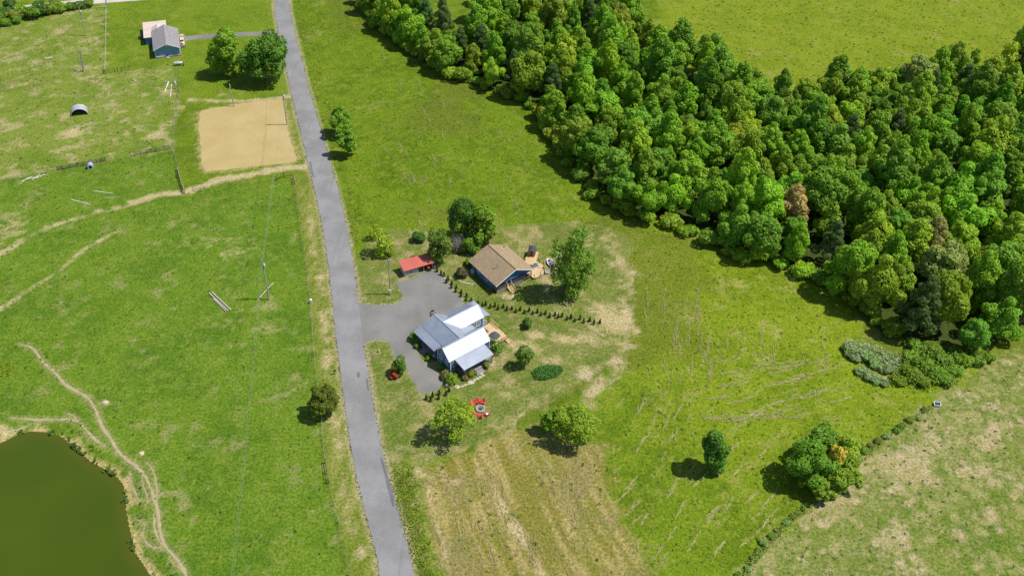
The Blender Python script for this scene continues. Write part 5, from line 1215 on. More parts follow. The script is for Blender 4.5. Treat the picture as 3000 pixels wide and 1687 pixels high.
def shrub_at(x, y, r, col, label, group, hs=1.0, name='shrub', seed=0):
    p = D(x, y + r * .55); m = r * 1.1646 / ppm(p); g = random.Random(int(x * 13 + y * 7))
    return plant(name, label, 'shrub', (p.x, p.y, 0), PROTO['shrub', g.randrange(4)], (m / 2.6, m / 2.6, m / 2.6 * hs * g.uniform(.85, 1.15)), g.uniform(0, 6.28), tuple(c * g.uniform(.88, 1.12) for c in col), group)
rs0 = random.Random(55)
SILV = (.255, .365, .125)
for i, q in enumerate([(2135,875,19),(2160,880,20),(2185,892,21),(2212,897,19),(2240,903,18),(2150,895,16),(2200,912,17),(2228,922,17),(2250,925,14)]): shrub_at(*q, SILV, ORD[i] + ' silvery bramble mound of the larger patch at the wood corner', 'bramble mounds at the wood corner', .75, 'bramble')
for i, q in enumerate([(2162,932,13),(2182,943,14),(2203,953,14),(2222,962,11)]): shrub_at(*q, SILV, ORD[i] + ' silvery bramble mound from the left in the smaller lower patch', 'lower bramble mounds', .75, 'bramble')
for i, q in enumerate([(2285,895,24),(2318,918,27),(2350,940,23),(2288,935,24),(2262,955,16),(2380,955,17),(2322,960,16),(2395,930,20),(2420,905,22),(2365,905,24),(2455,900,20),(2480,895,18),(2300,866,20),(2330,872,20),(2358,882,18),(2402,884,20),(2440,878,20)]): shrub_at(*q, (.190,.320,.026) if q[0] % 3 else P_BRT, ('mid green' if q[0] % 3 else 'bright green') + ' scrub bush below the wood corner, ' + ('right' if q[0] > 2390 else 'left' if q[0] < 2300 else 'middle') + (' upper' if q[1] < 912 else ' lower' if q[1] > 938 else ' central') + ' part', 'scrub below the wood', 1.0)
for k, q in enumerate([(2302,1048,11),(2288,1058,13),(2268,1066,13),(2250,1082,13),(2232,1092,12),(2212,1106,12),(2190,1118,13),(2172,1132,12),(2160,1150,11),(2325,1030,9),(2170,1118,10)]): shrub_at(q[0] + rs0.gauss(0, 4), q[1] + rs0.gauss(0, 3), q[2] * rs0.uniform(.45, .95), (SILV, P_OLV, P_OLV, P_MID)[k % 4], ('silvery', 'olive', 'dull olive', 'mid green')[k % 4] + ' hedgerow shrub on the boundary above the corner clump, ' + ORD[k] + ' from the top', 'hedgerow shrubs on the boundary', .9)
for k, q in enumerate([(2012,1272,11),(1995,1294,12),(1975,1314,12),(1955,1330,11),(1940,1348,13),(1920,1362,12),(1905,1384,11),(1893,1402,11),(1876,1425,13),(1858,1444,11),(1840,1465,12)]): shrub_at(q[0] + rs0.gauss(0, 4), q[1] + rs0.gauss(0, 3), q[2] * rs0.uniform(.45, .95), (P_MID, P_OLV, SILV)[k % 3], ('mid green', 'olive', 'silvery')[k % 3] + ' hedgerow shrub on the boundary below the corner clump, ' + ORD[k] + ' from the top', 'lower hedgerow shrubs', .9)
for k, q in enumerate([(-5,45,22),(15,36,20),(38,40,20),(60,30,19),(85,34,21),(108,28,19),(130,24,18),(152,22,17),(178,16,15),(202,13,15),(226,10,13),(15,58,13),(45,52,12),(100,12,14),(140,8,12)]): shrub_at(*q, (P_MID, P_DEEP, P_OLV, P_BRT)[k % 4], ('mid green', 'dark green', 'olive', 'bright green')[k % 4] + ' bush in the far road thicket, ' + ORD[k] + (' from the left' if k < 11 else ' of the clump'), 'bushes by the far road', 1.0)
shaped_tree('broadleaf_tree', 'small dark tree beyond the far road at the upper left', (24, 24), [(22,6,9),(28,12,7),(16,12,7)], P_DEEP, 1200, .4)
# leafy patches on the ground
def patch(label, pts, col, n, h, leaf, seed, name='plant_bed', cat='plants', mat=None, kind=None):
    g = np.random.default_rng(seed); w = XY(pts); A = np.array(w); lo, hi = A.min(0), A.max(0)
    C = g.random((n * 3, 2)) * (hi - lo) + lo; d = sdf(C[:, 0], C[:, 1], w); k = d > -.1; C, d = C[k][:n], d[k][:n]
    keep = g.random(len(d)) < np.clip(.12 + d / 2.2, .1, 1) if kind == 'ragged' else np.ones(len(d), bool); C, d = C[keep], d[keep]; hh_ = h * np.clip(.35 + d / 1.2, .3, 1); z = g.random(len(C)) * hh_
    P = np.stack([C[:, 0], C[:, 1], z + .05], 1); N = g.normal(size=P.shape) * .55 + np.array([0, 0, .9])
    m = leaf_mesh(name, P, N, leaf * (.6 + .8 * g.random(len(P))), .45 + .2 * g.normal(size=len(P)) + .3 * (z / h - .5), g.random(len(P)), g, aspect=.4)
    o = link(name, m); o.color = (*col, 1)
    if kind == 'ragged': o['kind'] = 'stuff'
    else: tag(o, label, cat)
    return o
patch('low dense bed of dark green leaves on the lower lawn', [D(*p) for p in [(1337,938),(1350,925),(1380,919),(1410,922),(1416,932),(1400,948),(1370,957),(1345,955)]], (.085,.215,.040), 2600, .55, .22, 21)
patch('pale yellow green weed patch at the left edge of the pasture', [D(*p) for p in [(-10,935),(5,915),(30,908),(38,922),(25,945),(0,955)]], (.240,.340,.02), 500, .3, .25, 22)
patch('rank green weeds in the roadside ditch at the bottom', [D(*p) for p in [(980,1172),(1045,1170),(1056,1250),(1068,1330),(1100,1440),(1120,1500),(1065,1500),(1030,1400),(1002,1300),(985,1230)]], (.185,.245,.024), 3600, .34, .20, 23, 'ditch_weeds', 'weeds', None, 'ragged')
# bare brush
br = thing('dead_brush', 'grey leafless brush heap between the shed tree and the cabin', 'brush', S(1335, 735), 0); g_ = random.Random(9); b = MB(); b2 = MB()
for i in range(110):
    a = g_.uniform(0, 6.28); r = g_.uniform(0, 1.6); p0 = Vector((r * math.cos(a) * 1.2, r * math.sin(a), 0)); p1 = p0 + Vector((g_.gauss(.4, .9), g_.gauss(0, .8), g_.uniform(1.8, 5.2)))
    k = p0.lerp(p1, .5) + Vector((g_.gauss(0, .3), g_.gauss(0, .3), .2)); b.tube(p0, k, .05, .03, 4, False); b.tube(k, p1, .03, .012, 4, False)
    for j in range(3): q = k.lerp(p1, g_.random()); b2.tube(q, q + Vector((g_.gauss(0, .6), g_.gauss(0, .6), g_.uniform(-.2, .7))), .018, .008, 3, False)
b.build('stem', simple('grey_twigs', (.27, .245, .235), .95), br); b2.build('twig', simple('grey_fine_twigs', (.33, .31, .30), .95), br)
def dead_tree(label, base, top, seed, r0=.2, n=14, spread=.34):
    B = S(*base); H = upright(B, *top).z; dx = upright(B, *top).x; g = random.Random(seed)
    t = thing('dead_tree', label, 'tree', (B.x, B.y, 0), 0); b = MB(); tip = Vector((dx, 0, H)); mid = Vector((dx * .3, .2, H * .5))
    b.tube((0, 0, -.2), mid, r0 * 1.2, r0 * .7, 7); b.tube(mid, tip, r0 * .7, .03, 6); b.build('trunk', M_DEAD, t)
    for i in range(n):
        f = g.uniform(.2, .95); p = Vector((0, 0, 0)).lerp(mid, f * 2) if f < .5 else mid.lerp(tip, f * 2 - 1); L = H * spread * (1.15 - f); a = g.uniform(0, 6.28)
        e = p + Vector((L * math.cos(a), L * math.sin(a), L * g.uniform(.3, 1.0))); b = MB(); b.tube(p, e, .07 * (1.3 - f), .02, 5, False)
        for j in range(2): q = p.lerp(e, g.uniform(.4, .8)); b.tube(q, q + Vector((g.gauss(0, .5), g.gauss(0, .5), g.uniform(.2, .9))), .025, .01, 4, False)
        b.build('branch', M_DEAD, t)
    return t
dead_tree('bare dead tree standing alone in the paddock', (246, 210), (232, 141), 3, .34)
dead_tree('bare white limbed dead tree at the right end of the wood', (2925, 985), (2955, 880), 5, .28, 18, .45)
dead_tree('bare grey tree at the upper wood edge by the meadow', (1128, 72), (1112, 30), 6, .2, 18, .5)
fl = thing('fallen_branches', 'fallen dead branches around the foot of the dead tree', 'branches', S(238, 212), 0); g_ = random.Random(4)
for i in range(5): a = g_.uniform(2.6, 3.9); L = g_.uniform(2, 4); MB().tube((0, 0, .12), (L * math.cos(a), L * math.sin(a) * .6, g_.uniform(.1, 1.0)), .09, .03, 5).build('branch', M_DEAD, fl)

# ---------------------------------------------------------------- small arborvitae, one object each
def arbor_proto(seed):
    g = np.random.default_rng(seed); n = 260; z = g.random(n) ** .8 * 1.15 + .06; r = .30 * np.clip(1 - (z - .25) / 1.02, .02, 1) ** .8 * (.8 + .3 * g.random(n)); a = g.random(n) * 6.283
    P = np.stack([r * np.cos(a), r * np.sin(a), z], 1); N = np.stack([np.cos(a), np.sin(a), .4 + 0 * a], 1) + g.normal(size=(n, 3)) * .35
    b = MB(); b.tube((0, 0, -.05), (0, 0, .5), .04, .03, 5)
    return leaf_mesh('foliage', P, N, .085 * (.6 + .8 * g.random(n)), .45 + g.normal(size=n) * .2, g.random(n), g), b.mesh('stem', M_BARK)
ARB = [arbor_proto(60 + i) for i in range(4)]
def arbor(p, label, group, k):
    g = random.Random(k * 31 + 5); o = thing('arborvitae', label, 'conifer', (p.x, p.y, 0), g.uniform(0, 6.28), group, (1.15, 1.15, g.uniform(.95, 1.45)))
    m = ARB[k % 4]; link('stem', m[1], o); f = link('foliage', m[0], o); f.color = (.040 * g.uniform(.8, 1.2), .085 * g.uniform(.85, 1.15), .018, 1)
for k, (x, y) in enumerate([(1240,700),(1300,752),(1345,770),(1405,830),(1380,870),(1460,892),(1455,950),(1530,952),(1520,1007),(1603,1022),(1600,1077),(1685,1082),(1675,1140),(1755,1147),(1858,1185)]):
    arbor(S(1040 + .1941 * x, 660 + .1941 * y), ORD[k] + ' small arborvitae from the shed along the gravel edge below the cabin', 'arborvitae along the gravel', k)
for k, (x, y) in enumerate([(400,1132),(350,1157),(465,1172),(530,1152),(575,1192),(650,1167),(700,1207),(770,1192),(825,1232),(890,1202),(948,1247),(1015,1217),(1065,1257),(1130,1237),(1180,1280),(1245,1257),(1305,1302),(1380,1282),(1425,1317),(1480,1297),(1550,1337),(1605,1317),(1660,1362),(1735,1332),(1785,1377),(1870,1362),(1930,1402),(2015,1385)]):
    arbor(S(1340 + .207 * x, 660 + .207 * y), ORD[k] + ' small arborvitae from the farmhouse in the zigzag row across the lawn' if k < 14 else ORD[27 - k] + ' small arborvitae from the right end of the zigzag row across the lawn', 'arborvitae hedge row', k)
for k, (x, y) in enumerate([(295,382),(372,352),(350,405),(455,322),(448,377),(580,282),(540,332)]):
    arbor(S(1180 + .2346 * x, 1080 + .2346 * y), ORD[k] + ' small arborvitae from the left in the group below the drive end', 'arborvitae below the drive', k)

# ================================================================ poles, wires, fences
M_POLE = simple('creosote_pole', (.32, .30, .28), .9, var=.3, scale=1.0, grain=(3, 3, .4)); M_GALV = simple('galvanised_can', (.55, .56, .57), .4, .3); M_WIRE = simple('aluminium_wire', (.28, .29, .28), .5, .3)
TOPS = {}
def util_pole(key, label, base, top, can=False, arm=True, meter=False, low_box=False):
    B = S(*base); q = upright(B, *top); H = q.z; o = thing('utility_pole', label, 'pole', (B.x, B.y, 0), 0, 'utility poles')
    MB().tube((0, 0, -.3), (q.x, 0, H), .20, .14, 8).build('shaft', M_POLE, o); TOPS[key] = Vector((B.x + q.x, B.y, H))
    at = lambda f: Vector((q.x * f, 0, H * f))
    if arm: MB().bar(at(.97) + Vector((-.7, 0, 0)), at(.97) + Vector((.7, 0, 0)), .09, .11).build('crossarm', M_POLE, o)
    for s in ((-.6, 0, .6) if arm else (0,)):
        p = at(.97 if s else 1.0) + Vector((s, 0, .05)); MB().lathe([(0, 0), (.05, 0), (.07, .08), (.04, .18), (0, .2)], 8, tuple(p)).build('insulator', M_WHITE, o)
    if can:
        c = at(.86) + Vector((.34, -.05, -.45)); MB().lathe([(0, 0), (.26, 0), (.28, .08), (.28, .80), (.18, .92), (0, .95)], 12, tuple(c)).build('transformer', M_GALV, o, True)
    if meter: MB().box(-.35, .15, -.35, -.12, .7, 1.7).build('meter_box', M_WHITE, o)
    if low_box: p = at(.42); MB().box(p.x + .12, p.x + .45, -.2, .2, p.z - .5, p.z + .5).build('meter_box', M_WHITE, o)
    return o
util_pole('p1', 'utility pole with grey transformer can in the left pasture', (789, 877), (767, 760), True, False)
util_pole('p2', 'utility pole with white meter box at its foot beside the drive', (1144, 862), (1138, 761), False, True, True)
util_pole('p3', 'plain utility pole at the top edge of the tilled plot', (686, 312), (672, 248), False, False)
util_pole('p4', 'utility pole with transformer in the upper paddock', (253, 105), (231, 23), True, False)
util_pole('p5', 'utility pole along the right side of the tilled plot', (841, 366), (827, 268), True, False)
util_pole('p6', 'short pole with white box beside the white pipes', (516, 260), (503, 220), False, False, False, True)
util_pole('p7', 'pole at the far road by the paddock corner', (311, 24), (306, -60), False, True)
def span(a, b, sag, off, n=14):
    a, b = Vector(a) + Vector(off), Vector(b) + Vector(off); return [a.lerp(b, i / n) - Vector((0, 0, sag * 4 * (i / n) * (1 - i / n))) for i in range(n + 1)]
def power_line(label, a, b, sag, offs, r=.03):
    o = thing('power_line', label, 'cable', (0, 0, 0), 0, 'overhead cables')
    for f in offs: MB().path(span(a, b, sag, f), r, 4).build('wire', M_WIRE, o)
off_bottom = S(672, 1760, 9.5)
power_line('pair of overhead wires running from the pasture pole down over the left pasture', TOPS['p1'], off_bottom, 1.2, ((-.15, 0, 0), (.2, 0, -.3)), .016)
power_line('overhead wires between the pasture pole and the pole by the tilled plot', TOPS['p1'], TOPS['p5'], 1.2, ((0, 0, 0), (.25, 0, -.3)), .02)
power_line('overhead wire from the tilled plot pole toward the top of the road', TOPS['p5'], S(812, -60, 10), 1.0, ((0, 0, 0),), .018)
power_line('overhead wire across the paddock to the short pole', TOPS['p4'], TOPS['p7'], .8, ((0, 0, 0),), .018)
# wire fences
M_POST = simple('weathered_post', (.25, .22, .19), .95, var=.3); M_POSTD = simple('dark_steel_post', (.045, .05, .045), .7); M_POSTW = simple('pale_post', (.55, .52, .46), .9)
def wire_fence(label, pts, gap=4.5, h=1.25, r=.06, strands=4, mat=None, wmat=None, wr=.014):
    w = [S(*p) if len(p) == 2 else Vector(p) for p in pts]; c = catmull([p.xy for p in w], gap) if len(w) > 2 else [tuple(w[0].xy.lerp(w[1].xy, i / max(1, round((w[1] - w[0]).length / gap)))) for i in range(max(1, round((w[1] - w[0]).length / gap)) + 1)]
    o = thing('wire_fence', label, 'fence', (c[0][0], c[0][1], 0), 0); pm_ = MB().tube((0, 0, -.1), (0, 0, h), r, r * .9, 6).mesh('post', mat or M_POST)
    for x, y in c: p = link('post', pm_, o); p.location = (x - c[0][0], y - c[0][1], 0); p.rotation_euler = (random.gauss(0, .03), random.gauss(0, .03), 0)
    b = MB()
    for k in range(strands): b.path([(x - c[0][0], y - c[0][1], h * (.95 - .8 * k / max(1, strands - 1))) for x, y in c], wr, 3)
    b.build('wire', wmat or M_WIRE, o); return o
def rail_panels(label, pts, h=1.2, rails=3, mat=None, name='rail_fence', brace=True, r=.055, bars=0):
    w = [S(*p) for p in pts]; o = thing(name, label, 'fence', w[0], 0); mat = mat or M_POSTD
    for p in w: MB().tube((p.x - w[0].x, p.y - w[0].y, -.1), (p.x - w[0].x, p.y - w[0].y, h + .1), r * 1.3, r * 1.2, 6).build('post', mat, o)
    for a, c in zip(w[:-1], w[1:]):
        a, c = a - w[0], c - w[0]
        for k in range(rails): z = h * (1 - k / max(1, rails)); MB().tube(a + Vector((0, 0, z)), c + Vector((0, 0, z)), r * .75, r * .75, 5).build('rail', mat, o)
        if brace: MB().tube(a + Vector((0, 0, .1)), c + Vector((0, 0, h)), r * .5, r * .5, 4).build('brace', mat, o)
        if bars:
            b = MB()
            for i in range(1, bars): q = a.lerp(c, i / bars); b.tube(q + Vector((0, 0, .1)), q + Vector((0, 0, h)), .02, .02, 4)
            b.build('picket', mat, o)
    return o
wire_fence('long wire fence between the left pasture and the road verge', [(862,545),(867,572),(875,626),(889,734),(898,788),(910,892),(921,1039),(929,1120),(936,1180),(942,1226),(953,1355),(963,1410),(978,1480),(992,1531),(1006,1601),(1024,1684),(1040,1740)], 5.2)
wire_fence('wire fence between the paddock and the strip beside the tilled plot', [(528,200),(526,250),(522,290),(518,329),(510,380),(508,427),(514,460),(518,483),(522,500)], 4.2, mat=M_POSTD)
wire_fence('wire fence on the right side of the upper paddock', [(312,22),(311,60),(311,110),(310,160),(308,212)], 4.5, mat=M_POST, wmat=M_POSTW)
wire_fence('wire fence across the grass below the tilled plot', [(590,562),(620,552),(648,548),(678,542),(706,540),(760,535),(810,528)], 5, 1.1, .045, 3, M_POSTD)
wire_fence('old wire fence continuing left along the paddock bottom', [(-40,545),(20,532),(70,522),(141,500),(169,499)], 7, 1.2, .06, 3)
rail_panels('dark panel fence along the bottom of the paddock by the blue hutch', [(169,499),(184,497),(206,492),(226,489),(245,486),(262,482),(283,478),(296,475),(310,472)], 1.2, 4, None, 'panel_fence', False, .08, 5)
rail_panels('dark rail fence at the right end of the paddock bottom', [(383,457),(413,453),(430,450),(444,447),(458,445),(482,440),(503,437)], 1.3, 3, None, 'rail_fence', False, .08, 4)
rail_panels('pale corner post with brace at the paddock corner', [(501,437),(508,452)], 1.9, 1, M_POSTW, 'corner_post')
rail_panels('tall grey gate leaning at the end of the track fence', [(522,499),(527,522),(534,545),(543,569)], 1.7, 4, M_POST, 'farm_gate', True, .09, 6)
rail_panels('dark gate section beside the track', [(566,560),(590,562)], 1.5, 2, None, 'farm_gate')
rail_panels('dark braced fence corner by the road below the track', [(810,529),(832,519),(860,523),(863,541)], 1.5, 2, None, 'brace_fence', True, .085)
rail_panels('dark braced fence section beside the verge at the bottom', [(953,1357),(958,1388),(963,1416)], 1.5, 2, None, 'brace_fence', False, .085)
rail_panels('pair of dark stock panels at the paddock top corner', [(304,216),(309,217),(337,212)], 1.5, 2, None, 'stock_panel', False, .085)
rail_panels('short dark stock panel below the far house', [(345,211),(357,211),(380,205)], 1.5, 2, None, 'stock_panel', False, .085)
# logs and pipes
M_LOG = simple('grey_log', (.40, .36, .31), .9, var=.3, grain=(4, 4, .4)); M_PIPE = simple('white_pipe', (.66, .64, .60), .6)
def log(name, label, p0, p1, r, mat, z=0.0, z1=None, group=None, cat='log'):
    a, c = S(*p0), S(*p1); o = thing(name, label, cat, a, 0, group); d = c - a
    MB().tube((0, 0, r + z), (d.x, d.y, r + (z if z1 is None else z1)), r, r * .85, 8).build('shaft', mat, o)
    for s, e in ((0, 1), (1, 1)): p = Vector((d.x * s, d.y * s, r + (z if s == 0 or z1 is None else z1))); q = d.normalized() * .02 * (1 if s else -1); MB().tube(p, p + q, r * .7, r * .7, 8).build('cut_end', M_PINE, o)
log('old_pole', 'long grey pole, upper right of three lying together in the pasture', (622, 858), (677, 910), .19, M_LOG, group='poles lying in the pasture')
log('old_pole', 'long grey pole, middle of three lying together in the pasture', (614, 861), (669, 912), .19, M_LOG, group='poles lying in the pasture')
log('old_pole', 'shorter grey pole, lowest of three lying together in the pasture', (626, 877), (663, 913), .16, M_LOG, group='poles lying in the pasture')
log('old_pole', 'grey broken pole leaning on the pasture utility pole', (755, 880), (803, 842), .15, M_LOG, 0, 1.4)
log('pipe', 'long white pipe lying in the upper left pasture, lower of two', (210, 586), (265, 600), .10, M_PIPE, cat='pipe')
log('pipe', 'white pipe lying in the upper left pasture, upper of two', (274, 560), (331, 568), .09, M_PIPE, cat='pipe')
log('pipe', 'white pipe lying beside the short pole in the paddock', (499, 286), (503, 248), .10, M_PIPE, cat='pipe')
wp_ = thing('bent_pipe', 'white pipe frame shaped like a seven lying in the paddock', 'pipe', S(483, 271), 0); a, c, e = S(483, 271), S(494, 241), S(479, 240)
MB().tube((0, 0, .1), c - a + Vector((0, 0, .15)), .13, .13, 8).build('long_pipe', M_PIPE, wp_); MB().tube(c - a + Vector((0, 0, .15)), e - a + Vector((0, 0, .15)), .10, .10, 8).build('cross_pipe', M_PIPE, wp_)
pw = thing('plank_pile', 'pile of pale boards and planks on the paddock boundary', 'planks', S(104, 521), .5); g_ = random.Random(2)
for i in range(9): x = -2.8 + .6 * i; a = g_.gauss(.15, .25); L = g_.uniform(1.0, 2.0); MB().bar((x - L * math.cos(a), -L * math.sin(a) + g_.gauss(0, .2), .08 + .05 * (i % 3)), (x + L * math.cos(a), L * math.sin(a), .1 + .06 * (i % 3)), .22, .05).build('plank', M_POSTW if i % 2 else M_LOG, pw)
pl = thing('wood_pallet', 'flat reddish pallet lying in the upper paddock', 'pallet', S(143, 171), R(24))
for i in range(6): MB().box(-1.3, 1.3, -.62 + .22 * i, -.46 + .22 * i, .12, .15).build('slat', simple('red_board%d' % i, (.36 + .05 * (i % 2), .24, .2), .9) if i < 2 else M_LOG, pl)
for x in (-1.15, 0, 1.15): MB().box(x - .05, x + .05, -.62, .62, .0, .118).build('stringer', M_LOG, pl)
# hutch, tub, mailbox, pedestal, ornament
hu = thing('calf_hutch', 'blue grey rounded plastic hutch against the paddock panel fence', 'hutch', S(266, 491), R(20)); M_HUT = simple('hutch_plastic', (.30, .38, .52), .5, var=.15)
b = MB(); sec = [(-.75, 0), (-.75, .7), (-.5, 1.25), (0, 1.45), (.5, 1.25), (.75, .7), (.75, 0)]
for (x0, z0), (x1, z1) in zip(sec[:-1], sec[1:]): b.slab([(x0, -.8, z0), (x1, -.8, z1), (x1, .8, z1), (x0, .8, z0)], .05)
b.build('shell', M_HUT, hu); MB().prism(sec, 'y', .76, .80).build('back_wall', M_HUT, hu)
b = MB(); b.box(-.72, -.40, -.79, -.74, 0, 1.0); b.box(.40, .72, -.79, -.74, 0, 1.0); b.box(-.5, .5, -.79, -.74, .95, 1.25); b.build('front_frame', M_HUT, hu); MB().lathe([(0, 1.42), (.12, 1.42), (.12, 1.5), (0, 1.5)], 10).build('vent_cap', M_BLACK, hu)
MB().box(-1.3, -.78, -.7, .1, 0, .55).build('feed_box', M_BLACK, hu)
tu = thing('tub', 'battered white tub with dark inside standing on the right field boundary', 'tub', S(2744, 1187), R(-10)); ring = [(-.75, -.6), (.75, -.6), (.75, .6), (-.75, .6)]
b = MB(); lv = [(.85, 0), (1.0, .62), (.85, .62), (.78, .3)]; n = 4; b.add([(x * s, y * s, z + .05 * x * (z > .1)) for s, z in lv for x, y in ring], [(k * n + i, k * n + (i + 1) % n, (k + 1) * n + (i + 1) % n, (k + 1) * n + i) for k in range(3) for i in range(n)] + [(3, 2, 1, 0)]); b.build('tub_shell', simple('tub_white', (.62, .64, .68), .5), tu)
MB().box(-.56, .56, -.45, .45, .26, .30).build('tub_inside', simple('tub_dark', (.03, .04, .06), .4), tu)
mb_ = thing('mailbox', 'black mailbox on a post at the left edge of the road', 'mailbox', S(980, 1096), R(8)); MB().box(-.06, .06, -.06, .06, 0, 1.05).build('post', M_BLACK, mb_)
b = MB(); b.prism([(-.16, 1.05), (.16, 1.05), (.16, 1.2), (.1, 1.32), (0, 1.36), (-.1, 1.32), (-.16, 1.2)], 'x', -.15, .5); b.build('box', M_BLACK, mb_); MB().box(.28, .32, -.19, -.165, 1.15, 1.4).build('flag', M_BLACK, mb_)
pe = thing('utility_pedestal', 'white utility pedestal beside the pasture fence', 'utility box', S(911, 888), R(5)); b = MB(); b.prism([(-.30, 0), (.30, 0), (.30, 1.15), (0, 1.3), (-.30, 1.15)], 'y', -.22, .22); b.build('cabinet', M_WHITE, pe); MB().box(-.45, -.32, -.12, .12, 0, .5).build('conduit', M_BLACK, pe)
orn = thing('lawn_ornament', 'small tan upright garden figure on the grass by the drive', 'ornament', S(1110, 1031), 0); M_TANO = simple('tan_figure', (.55, .38, .2), .7)
MB().lathe([(0, 0), (.26, 0), (.28, .12), (.20, .35), (.24, .55), (.13, .68), (0, .70)], 14).build('body', M_TANO, orn, True); MB().lathe([(0, .66), (.12, .70), (.16, .82), (.10, .95), (0, .98)], 12).build('head', M_TANO, orn, True)
# ---------------------------------------------------------------- fire pit and red chairs
pc = S(1407.5, 1199); fp = thing('fire_pit', 'round grey stone fire pit in the ring of red chairs', 'fire pit', (pc.x, pc.y, 0), 0); M_FST = simple('pit_stone', (.42, .38, .36), .9, var=.3, bump=.4)
for k in range(2):
    for i in range(14): a = 2 * math.pi * (i + .5 * k) / 14; o = MB().box(-.17, .17, -.13, .13, 0, .19).build('stone', M_FST, fp); o.location = (.88 * math.cos(a), .88 * math.sin(a), .2 * k + .01); o.rotation_euler = (random.gauss(0, .03), random.gauss(0, .03), a + math.pi / 2)
b = MB(); b.lathe([(0, .12), (.72, .12), (.72, .02), (0, .02)], 18); b.build('ash_bed', simple('grey_ash', (.24, .23, .23), .95, var=.4), fp)
for i in range(4): a = i * .8; MB().tube((-.5 * math.cos(a), -.5 * math.sin(a), .2), (.5 * math.cos(a), .5 * math.sin(a), .3), .06, .05, 6).build('charred_log', M_BLACK, fp)
def adirondack(label, p, col):
    v = Vector((pc.x - p.x, pc.y - p.y)); a = math.atan2(v.y, v.x) - math.pi / 2      # chair faces +y
    o = thing('adirondack_chair', label, 'chair', (p.x, p.y, 0), a, 'red chairs around the fire pit', 1.12); m = col
    for i in range(5): y = -.25 + .13 * i; MB().box(-.28, .28, y, y + .11, .27 + .028 * i, .295 + .028 * i).build('seat_slat', m, o)
    for i in range(5): x = -.22 + .11 * i; h = 1.05 - .10 * abs(i - 2); MB().bar((x * .8, -.27, .28), (x * 1.25, -.62, h), .095, .022).build('back_slat', m, o)
    MB().bar((-.30, -.49, .72), (.30, -.49, .72), .03, .07).build('back_rail', m, o)
    for s in (-1, 1):
        MB().box(s * .36 - .075, s * .36 + .075, -.45, .38, .54, .565).build('armrest', m, o)
        MB().box(s * .33 - .02, s * .33 + .02, .26, .36, 0, .54).build('leg', m, o); MB().bar((s * .31, .36, .34), (s * .31, -.62, .03), .03, .12).build('leg', m, o)
    return o
M_CH1 = simple('red_chair_paint', (.56, .022, .045), .45, spec=.4, var=.12); M_CH2 = simple('faded_red_chair_paint', (.60, .12, .06), .55, var=.15)
for (x, y), lab, m in (((1399,1179.5),'bright red slatted chair, left of the two backing uphill from the fire pit',M_CH1),((1415,1181),'bright red slatted chair, right of the two backing uphill from the fire pit',M_CH1),((1386,1185.5),'faded red chair upper left of the fire pit',M_CH2),((1378.5,1196),'faded orange red chair directly left of the fire pit under the tree',M_CH2),((1382.5,1211),'faded orange red chair lower left of the fire pit under the tree',M_CH2),((1393.5,1217.5),'red chair below left of the fire pit',M_CH1),((1408,1221.5),'red chair directly below the fire pit',M_CH1),((1427,1216),'red chair lower right of the fire pit with a pale cushion',M_CH1)):
    p = S(x, y); o = adirondack(lab, p, m)
    if 'cushion' in lab: MB().box(-.2, .2, -.2, .2, .42, .50).build('cushion', M_WHITE, o)
# ---------------------------------------------------------------- stone paths
M_FLAG = simple('flagstone', (.40, .355, .29), .9, var=.22, scale=1.5, bump=.3)
def stone_path(name, pts, sizes):
    o = bpy.data.objects.new(name, None); COL.objects.link(o); o['kind'] = 'structure'; p0 = pts[0]; o.location = (p0.x, p0.y, 0)
    for i, (p, s) in enumerate(zip(pts, sizes)):
        g = random.Random(i * 7 + len(pts)); n = 7; s *= .86; poly = [(s * g.uniform(.75, 1.15) * math.cos(2 * math.pi * k / n), s * .72 * g.uniform(.8, 1.15) * math.sin(2 * math.pi * k / n)) for k in range(n)]
        st = MB().prism(poly, 'z', -.02, .05).build('stone', M_FLAG, o); st.location = (p.x - p0.x, p.y - p0.y, 0); st.rotation_euler = (0, 0, g.uniform(-.3, .6))
Q = lambda L: [S(1150 + .2347 * x, 840 + .2347 * y) for x, y in L]
stone_path('stone_path', Q([(670,1235),(722,1247),(810,1250),(870,1242),(907,1226),(942,1214),(980,1192),(1022,1166),(1062,1145),(1097,1125),(1132,1105),(1100,1072),(1250,975),(1265,940)]), [.55,.42,1.0,.45,.55,.42,.95,.55,.60,.55,.55,.95,.4,.4])
stone_path('garden_path', [S(1040 + .1941 * x, 660 + .1941 * y) for x, y in [(1360,800),(1425,795),(1453,795),(1482,802),(1510,810),(1537,817),(1565,826),(1590,840),(1616,852),(1648,861),(1682,869),(1712,876),(1742,881),(1775,886)]], [.4] + [.36] * 13)
stone_path('step_path', [S(1380 + .1242 * x, 700 + .1242 * y) for x, y in [(985,1330),(990,1352),(972,1376),(943,1392),(905,1402)]], [.38] * 5)
g_ = random.Random(12)
stone_path('rubble_patch', [S(1380 + .1242 * (780 + g_.gauss(0, 45)), 700 + .1242 * (1385 + g_.gauss(0, 18))) for i in range(16)], [g_.uniform(.15, .3) for i in range(16)])
stone_path('rock_scatter', [D(1470 + g_.gauss(0, 9), 940 + g_.gauss(0, 8)) for i in range(26)], [g_.uniform(.12, .34) for i in range(26)])
